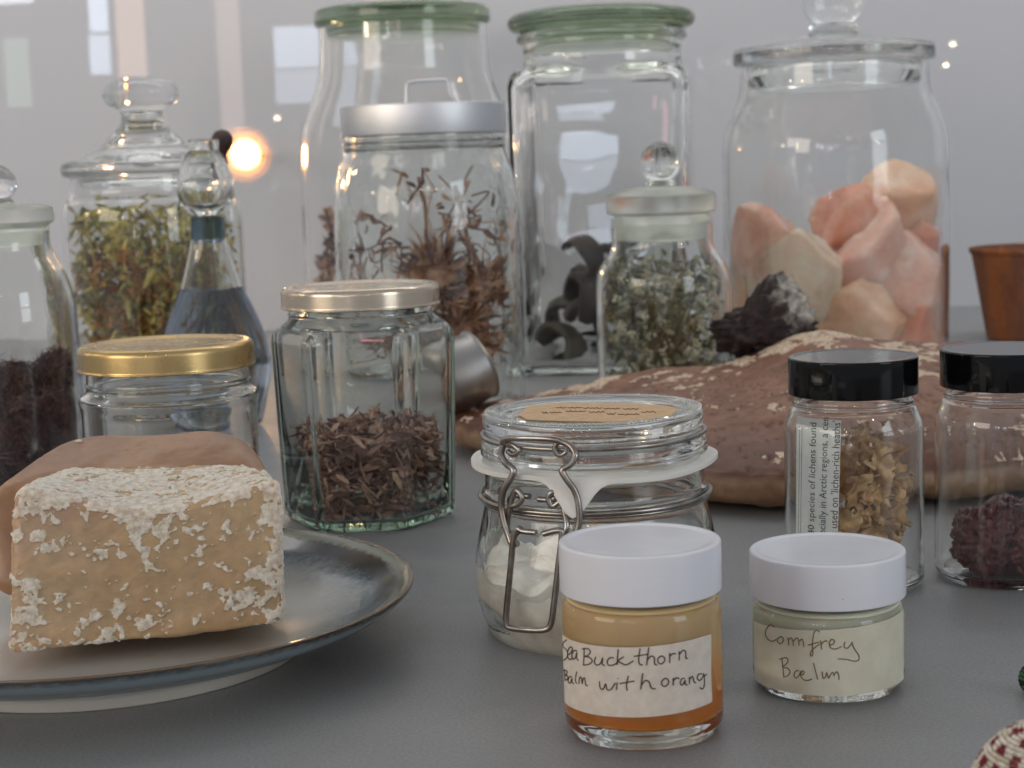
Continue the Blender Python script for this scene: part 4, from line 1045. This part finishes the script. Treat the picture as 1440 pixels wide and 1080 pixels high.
# yellow green herb
m = MB(); rY = axY.r(119) - 0.005
zt_, zb_ = axY.z(288), 0.008
G = [srgb(178, 164, 86), srgb(156, 148, 82), srgb(196, 176, 98), srgb(126, 120, 70), srgb(206, 188, 116)]; O_ = [srgb(176, 122, 48), srgb(156, 104, 44), srgb(190, 142, 66), srgb(120, 84, 40)]
for i in range(26):
    a = random.uniform(0, 6.28); r_ = rY * random.uniform(0.2, 0.9); x, y = r_ * math.cos(a), r_ * math.sin(a); t2 = random.uniform(-0.5, 0.5)
    pts = [Vector((axY.X + x, axY.Y + y, zb_)), Vector((axY.X + x * 0.8, axY.Y + y * 0.8, 0.07)), Vector((axY.X + x * 0.9 + 0.01 * t2, axY.Y + y * 0.9, random.uniform(0.11, zt_)))]
    m.add(*tube_data(catmull(pts, 5), 0.0008, 5), col=random.choice(G))
for i in range(2600):
    p = incyl(axY, rY - 0.004, 0.03, zt_, 0.32)
    if fbm(p, 34, 5, 2) < -0.22: continue
    leafy(m, p, rdir() + Vector((0, 0, -0.5)), random.uniform(0.008, 0.019), random.uniform(0.002, 0.0058), random.choice(G))
for i in range(230):
    p = incyl(axY, rY - 0.006, 0.012, axY.z(350) if random.random() < .8 else zt_ - 0.01, 0.3); col = random.choice(O_)
    for k in range(18):
        d = rdir(); leafy(m, p + d * 0.002, d, random.uniform(0.004, 0.008), 0.003, lerp(col, random.choice(O_), 0.4))
clampcyl(m, axY, rY)
tag(m.build('dried_herbs', M['herb'], None, True, 0), 'yellow green dried herbs with orange flowers in the mushroom knobbed jar', 'herbs', kind='stuff')
# yellow herb in the slim bottle
m = MB(); rr = axB2.r(22) - 0.0022
for i in range(160): leafy(m, incyl(axB2, rr - 0.002, 0.006, axB2.z(312), 0.4), rdir(), 0.006, 0.003, random.choice(G + O_))
clampcyl(m, axB2, rr)
tag(m.build('dried_petals', M['herb'], None, True, 0), 'yellow brown petals inside the slim corked bottle', 'petals', kind='stuff')
# grey green herb
m = MB(); rM = axM.r(95) - 0.005; zt_ = axM.z(330)
GG = [srgb(112, 112, 86), srgb(138, 136, 106), srgb(92, 92, 68), srgb(160, 156, 128), srgb(104, 96, 70)]; PW = [srgb(204, 198, 168), srgb(186, 180, 148), srgb(214, 208, 184)]
for i in range(42):
    a = random.uniform(0, 6.28); r_ = rM * random.uniform(0.3, 0.98); b_ = a + random.uniform(1.6, 4.4); r2 = rM * random.uniform(0.3, 0.95)
    pts = [Vector((axM.X + r_ * math.cos(a), axM.Y + r_ * math.sin(a), random.uniform(0.008, 0.03))), Vector((axM.X + 0.4 * r2 * math.cos(b_) + .4 * r_ * math.cos(a), axM.Y - abs(0.5 * r_), random.uniform(0.03, 0.06))), Vector((axM.X + r2 * math.cos(b_), axM.Y + r2 * math.sin(b_), random.uniform(0.05, 0.105)))]
    m.add(*tube_data(catmull(pts, 6), random.uniform(0.0005, 0.0010), 5), col=random.choice([srgb(140, 122, 84), srgb(120, 108, 76), srgb(156, 140, 100)]))
for i in range(750):
    p = incyl(axM, rM - 0.002, 0.012, axM.z(362), 0.3); leafy(m, p, rdir(), random.uniform(0.006, 0.014), random.uniform(0.002, 0.0045), random.choice(GG))
for i in range(110):
    p = incyl(axM, rM - 0.003, 0.03, axM.z(380), 0.25)
    for k in range(9):
        c = p + rdir() * random.uniform(0.001, 0.004); s_ = random.uniform(0.0008, 0.0016)
        m.add([c + v * s_ for v in ICO[1][0]], ICO[1][1], random.choice(PW))
pts = [at(905, 352, axM.Y - 0.01), at(912, 335, axM.Y - 0.01), at(935, 322, axM.Y - 0.008), at(960, 330, axM.Y), at(968, 345, axM.Y)]
m.add(*tube_data(catmull(pts, 6), 0.0009, 5), col=srgb(132, 120, 76))
clampcyl(m, axM, rM)
for k, p in enumerate(m.v):
    if p[2] > axM.z(362):
        dx, dy = p[0] - axM.X, p[1] - axM.Y; L = math.hypot(dx, dy); q = axM.r(62)
        if L > q: m.v[k] = (axM.X + dx * q / L, axM.Y + dy * q / L, p[2])
tag(m.build('dried_herbs', M['herb'], None, True, 0), 'grey green dried herb sprigs with pale seed heads in the small jar', 'herbs', kind='stuff')
# dark hairy roots
M['root'] = attr_mat('hairy_root', rough=0.85, var=0.3, scale=300)
RC = [srgb(92, 62, 58), srgb(70, 46, 46), srgb(112, 80, 72), srgb(84, 60, 60), srgb(58, 40, 40)]
rD = axD.r(98) - 0.005
def hairy(px, py, dy, rad, n_, seed, lb, sc=(1, 1, 1)):
    c = at(px, py, axD.Y + dy); m = MB()
    vs, cs = [], []
    for v in ICO[4][0]:
        k = 1 + 0.25 * fbm(v, 1.6, seed, 3) + 0.10 * fbm(v, 7, seed, 3); vs.append(c + Vector((v.x * sc[0], v.y * sc[1], v.z * sc[2])) * rad * k); cs.append(lerp(RC[1], RC[4], 0.5 + fbm(v, 4, seed, 2)))
    m.addc(vs, ICO[4][1], cs)
    for i in range(n_):
        d = rdir(); p = c + Vector((d.x * sc[0], d.y * sc[1], d.z * sc[2])) * rad * random.uniform(0.92, 1.1)
        t_ = d.cross(rdir()).normalized() + Vector((0.3, 0, -0.5)) * 0.5 + d * random.uniform(0.0, 0.35); L = random.uniform(0.006, 0.014)
        m.add(*tube_data([p, p + t_ * L * 0.5 + d * 0.001, p + t_ * L + rdir() * 0.002], [0.00035, 0.0003, 0.0001], 4), col=random.choice(RC))
    clampcyl(m, axD, rD)
    m.v = [(p[0], p[1], max(p[2], 0.007)) for p in m.v]
    return tag(m.build('hairy_root', M['root'], None, True, 0), lb, 'root', 'dark roots in a jar')
hairy(62, 604, -0.010, 0.0215, 1500, 1, 'largest dark hairy root low in the left edge jar')
hairy(14, 548, 0.006, 0.018, 900, 2, 'dark hairy root against the left photo edge inside the jar', (1.2, 1, 0.8))
hairy(80, 520, 0.012, 0.010, 420, 3, 'small dark root knob at the top right of the root jar')
hairy(0, 630, -0.004, 0.021, 900, 4, 'dark root at the bottom left corner of the root jar')
# thistle in the steel lidded jar
M['thistle'] = attr_mat('dried_thistle', rough=0.8, var=0.25, scale=200)
TC = [srgb(150, 104, 78), srgb(122, 82, 62), srgb(172, 128, 96), srgb(100, 68, 54), srgb(188, 150, 118)]
rT = axT.r(130) - 0.006
def thistle(px, py, dy, s_, n_, lb, up=Vector((0, -0.2, 1)), spikes=()):
    c = at(px, py, axT.Y + dy); m = MB(); up = up.normalized()
    m.addc([c + Vector((v.x, v.y, v.z * 0.7)) * 0.014 * s_ * (1 + 0.2 * fbm(v, 5, px, 2)) for v in ICO[3][0]], ICO[3][1], [random.choice(TC) for _ in ICO[3][0]])
    for i in range(n_):
        d = (rdir() + up * 0.25).normalized(); p = c + d * 0.011 * s_; L = random.uniform(0.006, 0.017) * s_; bend = rdir() * 0.007
        d2, a, b = frame(d); W = random.uniform(0.0007, 0.0024)
        P = []
        for u in (0, 0.4, 0.75):
            q = p + d * L * u + bend * u * u; ww = W * (1 - u * 0.75); P += [q + a * ww, q + b * ww * 0.35, q - a * ww, q - b * ww * 0.35]
        P.append(p + d * L + bend)
        fs = [(k * 4 + j, k * 4 + (j + 1) % 4, k * 4 + 4 + (j + 1) % 4, k * 4 + 4 + j) for k in (0, 1) for j in range(4)] + [(8 + j, 8 + (j + 1) % 4, 12) for j in range(4)]
        m.add(P, fs, random.choice(TC))
    for (x0, y0, x1, y1) in spikes:
        a_, b_ = at(x0, y0, axT.Y + dy), at(x1, y1, axT.Y + dy - 0.004)
        m.add(*tube_data(catmull([a_, (a_ + b_) / 2 + Vector((0, 0, -0.002)), b_], 5), [0.0035, 0.0032, 0.003, 0.0028, 0.0025, 0.002, 0.0017, 0.0013, 0.0009, 0.0005, 0.0002], 6), col=TC[1])
    clampcyl(m, axT, rT); m.v = [(p[0], p[1], max(p[2], 0.009)) for p in m.v]
    return tag(m.build('dried_thistle', M['thistle'], None, True, 30), lb, 'thistle', 'dried thistles in a jar')
thistle(680, 400, -0.022, 1.0, 120, 'spiky brown thistle head at the right of the steel lidded jar', spikes=((688, 385, 716, 352), (690, 415, 720, 408), (672, 380, 664, 340)))
thistle(615, 388, -0.010, 1.5, 170, 'broad brown thistle head in the middle of the steel lidded jar', spikes=((606, 350, 596, 322), (625, 350, 640, 330)))
thistle(640, 470, 0.0, 1.7, 200, 'lowest brown thistle head in the steel lidded jar', spikes=())
thistle(560, 470, 0.0, 1.6, 160, 'brown thistle head low at the left of the steel lidded jar')
mt_ = MB()
for i in range(70):
    c = at(random.uniform(520, 700), random.uniform(270, 540) if i % 3 else random.uniform(380, 540), axT.Y + random.uniform(-0.045, 0.045)); d = (rdir() + Vector((0, 0, 0.5))).normalized(); L = random.uniform(0.015, 0.05)
    k1, k2 = rdir() * 0.010, rdir() * 0.012
    mt_.add(*tube_data(catmull([c, c + d * L * .4 + k1, c + d * L * .7 + k2, c + d * L], 4), random.uniform(0.0004, 0.0010), 5), col=random.choice(TC))
    if i % 2:
        for q in range(5): leafy(mt_, c + d * L * random.random() + k1 * 0.5, rdir(), random.uniform(0.005, 0.012), random.uniform(0.002, 0.005), random.choice(TC))
zc_ = axT.z(236)
for k, p in enumerate(mt_.v): mt_.v[k] = (p[0], p[1], min(max(p[2], 0.009), zc_))
clampcyl(mt_, axT, rT)
tag(mt_.build('dried_stalks', M['thistle'], None, True, 0), 'tangle of fine red brown stalks around the thistles', 'stalks', kind='stuff')
for i, (x0, y0, x1, y1) in enumerate(((600, 360, 588, 250), (660, 380, 640, 262), (628, 370, 622, 300))):
    tag(tube('dried_twig', [at(x0, y0, axT.Y + 0.008), at((x0 + x1) / 2 + 5, (y0 + y1) / 2, axT.Y + 0.012), at(x1, y1, axT.Y + 0.016)], 0.0016, plain('stem%d' % i, TC[i], rough=0.8), None, 6),
        ('left', 'right', 'middle')[i] + ' of three upright dried twigs inside the steel lidded jar', 'twig', 'dried twigs in a jar')
# sprig in the tall jar
m = MB(); rW = axW.r(150) - 0.008
for i in range(130):
    t_ = random.random(); p = at(462 + 10 * math.sin(t_ * 5) + random.uniform(-9, 9) * (0.3 + t_), 300 + 110 * t_, axW.Y - 0.02); leafy(m, p, rdir(), random.uniform(0.008, 0.014), random.uniform(0.004, 0.008), random.choice(TC))
m.add(*tube_data(catmull([at(458, 292, axW.Y - 0.02), at(468, 340, axW.Y - 0.02), at(462, 400, axW.Y - 0.02), at(480, 500, axW.Y - 0.01)], 6), 0.0014, 6), col=TC[3])
clampcyl(m, axW, rW); m.v = [(p[0], p[1], max(p[2], 0.009)) for p in m.v]
tag(m.build('dried_sprig', M['thistle'], None, True, 0), 'curled brown dried sprig inside the tallest glass jar', 'sprig')
# dark curls in the square jar
M['curl'] = plain('dark_curl', srgb(58, 44, 44), srgb(40, 32, 32), rough=0.6, scale=80, bs=0.4, bd=0.001)
M['curl2'] = plain('olive_curl', srgb(70, 62, 50), srgb(48, 44, 38), rough=0.7, scale=80, bs=0.4, bd=0.001)
def curl(px, py, dy, rad, a0_, a1_, wid, ax3, th, lb, mat):
    c = at(px, py, axQ.Y + dy); ax3 = Vector(ax3).normalized(); e1 = ax3.orthogonal().normalized(); e2 = ax3.cross(e1); vs, fs = [], []; n_ = 28
    zref = Vector((0, 0, 1)); e1 = (zref - ax3 * zref.dot(ax3)).normalized(); e2 = ax3.cross(e1)
    for i in range(n_ + 1):
        u = i / n_; a = R(a0_ + (a1_ - a0_) * u); w_ = wid * (0.35 + 0.65 * math.sin(math.pi * (0.12 + 0.76 * u))) * (1 + 0.2 * nz((u * 4, px, 0), 1)); r_ = rad * (1 + 0.15 * nz((u * 3, py, 1), 1))
        dr = e1 * math.cos(a) + e2 * math.sin(a)
        for (s_, q) in ((-1, -1), (0, -1.3), (1, -1), (1, 1), (0, 1.3), (-1, 1)): vs.append(c + dr * (r_ + q * th * (0.5 if abs(s_) else 1)) + ax3 * (w_ * s_))
    for i in range(n_):
        for q in range(6): fs.append((i * 6 + q, i * 6 + (q + 1) % 6, i * 6 + 6 + (q + 1) % 6, i * 6 + 6 + q))
    fs += [tuple(range(5, -1, -1)), tuple(n_ * 6 + q for q in range(6))]
    vs = [Vector((p[0], p[1], max(p[2], 0.010))) for p in vs]
    m = MB(); m.add(vs, fs); return tag(m.build('dried_curl', mat, None, True, 50, True), lb, 'dried curl', 'dark curls in the square jar')
curl(818, 368, -0.02, 0.017, -60, 230, 0.010, (0.75, 0.6, 0.35), 0.0028, 'dark ring shaped curl hooked out at mid height in the square jar', M['curl'])
curl(858, 330, 0.0, 0.018, 10, 200, 0.010, (0.3, 0.9, -0.3), 0.0035, 'topmost dark curl leaning behind the small herb jar', M['curl'])
curl(818, 432, -0.02, 0.022, -100, 130, 0.012, (0.9, 0.3, -0.2), 0.004, 'dark arched curl below the ring shaped one in the square jar', M['curl'])
curl(838, 478, -0.01, 0.026, -60, 190, 0.016, (0.2, 1.0, 0.2), 0.005, 'broad dark curl standing low beside the small herb jar', M['curl2'])
curl(782, 508, -0.02, 0.022, -80, 150, 0.016, (0.6, 0.7, -0.5), 0.005, 'olive brown curl at the lower left of the square jar', M['curl2'])
curl(810, 470, 0.02, 0.024, -120, 100, 0.014, (0.5, 0.9, 0.3), 0.004, 'olive brown curl standing behind the others in the square jar', M['curl2'])
curl(862, 420, 0.01, 0.022, 0, 240, 0.012, (-0.3, 0.9, 0.3), 0.004, 'dark curl in the middle, nearest the small herb jar', M['curl'])
curl(858, 510, 0.03, 0.026, 0, 240, 0.016, (0.3, 0.9, 0.1), 0.005, 'dark curl lying at the bottom right of the square jar', M['curl'])

# salt crystals
def salt_mat(name, a, b, c3):
    m, nt, bs = newmat(name); setp(bs, rough=0.2, sss=0.7, trans=0.15); bs.inputs['Subsurface Radius'].default_value = (1, 0.5, 0.35); bs.inputs['Subsurface Scale'].default_value = 0.010
    n = noise_tex(nt, 34, 4, 0.6); c = ramp(nt, n.outputs[0], [(0.25, a), (0.52, b), (0.80, c3)]); nt.links.new(c.outputs[0], bs.inputs['Base Color'])
    n2 = N(nt, 'ShaderNodeTexVoronoi'); n2.inputs['Scale'].default_value = 110; tc = N(nt, 'ShaderNodeTexCoord'); nt.links.new(tc.outputs['Object'], n2.inputs['Vector'])
    n3 = noise_tex(nt, 260, 5, 0.65); ad = N(nt, 'ShaderNodeMath', operation='ADD'); nt.links.new(n2.outputs[0], ad.inputs[0]); nt.links.new(n3.outputs[0], ad.inputs[1])
    bump(nt, bs, ad.outputs[0], 0.22, 0.003); return m
M['salt_pink'] = salt_mat('pink_salt', srgb(226, 164, 140), srgb(240, 196, 176), srgb(249, 228, 216))
M['salt_orange'] = salt_mat('orange_salt', srgb(214, 134, 102), srgb(230, 166, 138), srgb(242, 200, 178))
M['salt_white'] = salt_mat('white_salt', srgb(234, 208, 180), srgb(246, 226, 204), srgb(250, 238, 224))
M['salt_peach'] = salt_mat('peach_salt', srgb(226, 170, 134), srgb(238, 198, 166), srgb(246, 226, 206))
rL = axL.r(156) - 0.006
def crystal(px, py, dy, w_, h_, d_, seed, mat, lb):
    w_ *= 1.45; h_ *= 1.42; d_ *= 1.4
    rnd = random.Random(seed); c = at(px, py, axL.Y + dy)
    planes = []
    for i in range(16):
        while True:
            v = Vector((rnd.uniform(-1, 1), rnd.uniform(-1, 1), rnd.uniform(-1, 1)))
            if 0.1 < v.length < 1: break
        planes.append((v.normalized(), rnd.uniform(0.56, 0.80)))
    vs = []
    for v in ICO[5][0]:
        t_ = 1.0
        for n_, dd in planes:
            q = v.dot(n_)
            if q > 1e-3: 
                x = dd / q
                if x < t_: t_ = x
        t_ = t_ + 0.03 * fbm(v, 2.5, seed, 3) + 0.014 * fbm(v, 9, seed, 3)
        vs.append(c + Vector((v.x * w_, v.y * d_, v.z * h_)) * t_)
    m = MB(); m.add(vs, ICO[5][1]); clampcyl(m, axL, rL); m.v = [(p[0], p[1], max(p[2], 0.010)) for p in m.v]
    return tag(m.build('salt_crystal', mat, None, True, 0), lb, 'salt crystal', 'salt crystals in the large jar')
crystal(1085, 358, -0.030, 0.040, 0.034, 0.03, 1, M['salt_pink'], 'pink salt crystal at the left of the heap with bright glints')
crystal(1130, 392, -0.060, 0.037, 0.034, 0.026, 34, M['salt_white'], 'creamy white salt crystal in front of the heap')
crystal(1192, 318, 0.0, 0.028, 0.032, 0.03, 3, M['salt_orange'], 'upright orange pink salt crystal above the white one')
crystal(1252, 300, 0.02, 0.034, 0.036, 0.03, 4, M['salt_peach'], 'pale peach salt crystal highest at the right of the heap')
crystal(1222, 378, -0.025, 0.036, 0.046, 0.03, 5, M['salt_pink'], 'tall pink white salt crystal in the middle of the heap')
crystal(1284, 402, -0.030, 0.032, 0.034, 0.03, 6, M['salt_pink'], 'rosy salt crystal against the right glass wall')
crystal(1268, 458, -0.040, 0.042, 0.032, 0.032, 7, M['salt_orange'], 'deep orange salt crystal low at the right of the jar')
crystal(1204, 456, -0.055, 0.036, 0.034, 0.026, 8, M['salt_peach'], 'pale salt crystal low in the middle of the jar')
crystal(1062, 440, -0.010, 0.042, 0.034, 0.03, 9, M['salt_peach'], 'peach salt crystal low at the left behind the black lump')
crystal(1135, 458, -0.02, 0.042, 0.034, 0.035, 10, M['salt_pink'], 'pink salt crystal under the creamy white one')
crystal(1290, 350, 0.03, 0.030, 0.030, 0.03, 11, M['salt_orange'], 'brownish pink crystal behind the rosy one at the right')

# ------------------------------------------------------------------ metal cup lying on the fungus
cc = at(640, 508, 1.062); axis_ = Vector((0.80, 0.40, 0.34)).normalized(); a = axis_.orthogonal().normalized(); b = axis_.cross(a)
prof_ = fillet([(0, -0.026), (0.016, -0.025), (0.024, -0.014), (0.0265, 0.004), (0.025, 0.018), (0.0265, 0.020), (0.0255, 0.0205), (0.0238, 0.018), (0.0252, 0.004), (0.0228, -0.013), (0.015, -0.0235), (0, -0.0245)], 0.006, 4)
prof_ = [(r_ * 0.88, z_ * 0.88) for r_, z_ in prof_]
v_, f_ = lathe_data(prof_, 0, 0, 64)
m = MB(); m.add([cc + a * p[0] + b * p[1] + axis_ * p[2] for p in v_], f_); cup = m.build('metal_cup', M['pewter'], None, True, 50, True)
low = min(((cc + a * p[0] + b * p[1] + axis_ * p[2]) for p in v_), key=lambda q: q.z - ground_z(q.x, q.y))
cup.location.z = -(low.z - ground_z(low.x, low.y)) - 0.0006
tag(cup, 'dull silver metal cup tipped over behind the six sided jar', 'cup')

# ------------------------------------------------------------------ wooden cup at the right edge
axP = Axis(1462, 470, 1.58)
wc = thing('clay_pot', 'brown matte clay pot with orange patch at the right edge', 'pot', None)
def pot_mat():
    m, nt, b = newmat('matte_clay'); setp(b, rough=0.85, spec=0.25)
    tc = N(nt, 'ShaderNodeTexCoord'); mp = N(nt, 'ShaderNodeMapping'); mp.inputs['Scale'].default_value = (1, 1, 0.18); nt.links.new(tc.outputs['Object'], mp.inputs[0])
    n = noise_tex(nt, 26, 3, 0.5, vec=mp.outputs[0]); n2 = noise_tex(nt, 240, 5, 0.65)
    c = ramp(nt, n.outputs[0], [(0.50, srgb(132, 88, 68)), (0.64, srgb(176, 110, 68))]); r_ = ramp(nt, n2.outputs[0], [(0.3, (0.82, 0.82, 0.82, 1)), (0.7, (1.12, 1.12, 1.12, 1))])
    nt.links.new(mixc(nt, 1.0, c.outputs[0], r_.outputs[0], 'MULTIPLY'), b.inputs['Base Color']); bump(nt, b, n2.outputs[0], 0.3, 0.0008); return m
M['clay'] = pot_mat()
rt_, rb_ = axP.r(97, 0.06), axP.r(72, 0.0); zt_ = axP.z(346)
pp = fillet([(0, 0.0005), (rb_, 0.0005), (rt_ * 0.955, zt_ * 0.93), (rt_ * 0.985, zt_ * 0.945), (rt_, zt_), (rt_ - 0.004, zt_), (rt_ - 0.006, zt_ * 0.9), (rb_ - 0.003, 0.006), (0, 0.006)], [0, 0.002, 0.001, 0.001, 0.001, 0.001, 0.002, 0.002, 0], 4)
vv, ff = lathe_data(pp, axP.X, axP.Y, 96)
vv = [(p[0] + 0.0008 * nz(p, 40), p[1] + 0.0008 * nz(p, 40, 5), p[2] - (0.0035 * sst(0.25, 0.5, fbm((p[0], p[1], 0), 60, 77, 2)) if p[2] > zt_ * 0.97 else 0)) for p in vv]
m = MB(); m.add(vv, ff); m.build('pot_body', M['clay'], wc, True, 50, True)
M['soil'] = plain('dark_soil', srgb(70, 50, 40), srgb(50, 36, 30), rough=0.95, scale=200, bs=0.6, bd=0.001)
lathe('fill', [(0, zt_ * 0.86), (rt_ * 0.88, zt_ * 0.86), (rt_ * 0.88, zt_ * 0.84), (0, zt_ * 0.84)], axP.X, axP.Y, M['soil'], wc, 48)

# ------------------------------------------------------------------ knitted pieces at the lower right corner
M['knit'] = attr_mat('wool_knit', rough=0.95, var=0.2, scale=1500, bs=0.4, bd=0.0003)
def knitted(cx, cy, d, rad, rows, spot, base_cols, lb, name, cat, sq=1.0):
    c = onz(cx, cy, rad * sq * 0.98); m = MB()
    m.add([c + Vector((v.x, v.y, v.z * sq)) * rad * 0.95 for v in ICO[3][0]], ICO[3][1], base_cols[0])
    for j in range(rows):
        ph = math.pi * (j + 0.5) / rows - math.pi / 2; nst = max(4, int(2 * rows * math.cos(ph)))
        for i in range(nst):
            th = 2 * math.pi * (i + 0.15 * j) / nst
            n_ = Vector((math.cos(ph) * math.cos(th), math.cos(ph) * math.sin(th), math.sin(ph))); e = Vector((-math.sin(th), math.cos(th), 0)); u = n_.cross(e)
            p = c + Vector((n_.x, n_.y, n_.z * sq)) * rad; col = random.choice(base_cols)
            q = min((n_ - v).length for v in ICO[3][0]) if spot else 9
            if q < spot: col = srgb(118, 34, 52) if random.random() < 0.8 else srgb(140, 50, 66)
            h_ = math.pi * rad / rows
            for s_ in (-1, 1):
                dr = (u * 0.8 + e * 0.45 * s_).normalized(); sd_ = n_.cross(dr)
                pc = p + e * s_ * h_ * 0.27
                m.add([pc + dr * (v.x * h_ * 0.62) + sd_ * (v.y * h_ * 0.30) + n_ * (v.z * h_ * 0.33) for v in ICO[1][0]], ICO[1][1], col)
    return tag(m.build(name, M['knit'], None, True, 0), lb, cat)
knitted(1482, 1128, 0.478, 0.0200, 50, 0.085, [srgb(214, 206, 190), srgb(226, 220, 208), srgb(200, 190, 170)], 'white knitted ball with dark red spots at the lower right corner', 'knitted_ball', 'knit ball')
knitted(1457, 955, 0.566, 0.0052, 12, 0.0, [srgb(40, 66, 50), srgb(70, 100, 76), srgb(30, 44, 38)], 'tiny dark green knitted bobble peeking in at the right edge', 'knitted_bobble', 'knit bobble')

# each Empty stands at the base of its thing
bpy.context.view_layer.update()
for e in [o for o in COL.objects if o.type == 'EMPTY']:
    P = [c.matrix_world @ Vector(q) for c in e.children for q in c.bound_box]
    lo = [min(p[i] for p in P) for i in range(3)]; hi = [max(p[i] for p in P) for i in range(3)]
    e.location = ((lo[0] + hi[0]) / 2, (lo[1] + hi[1]) / 2, lo[2])
    for c in e.children: c.matrix_parent_inverse = Matrix.Translation(-e.location)
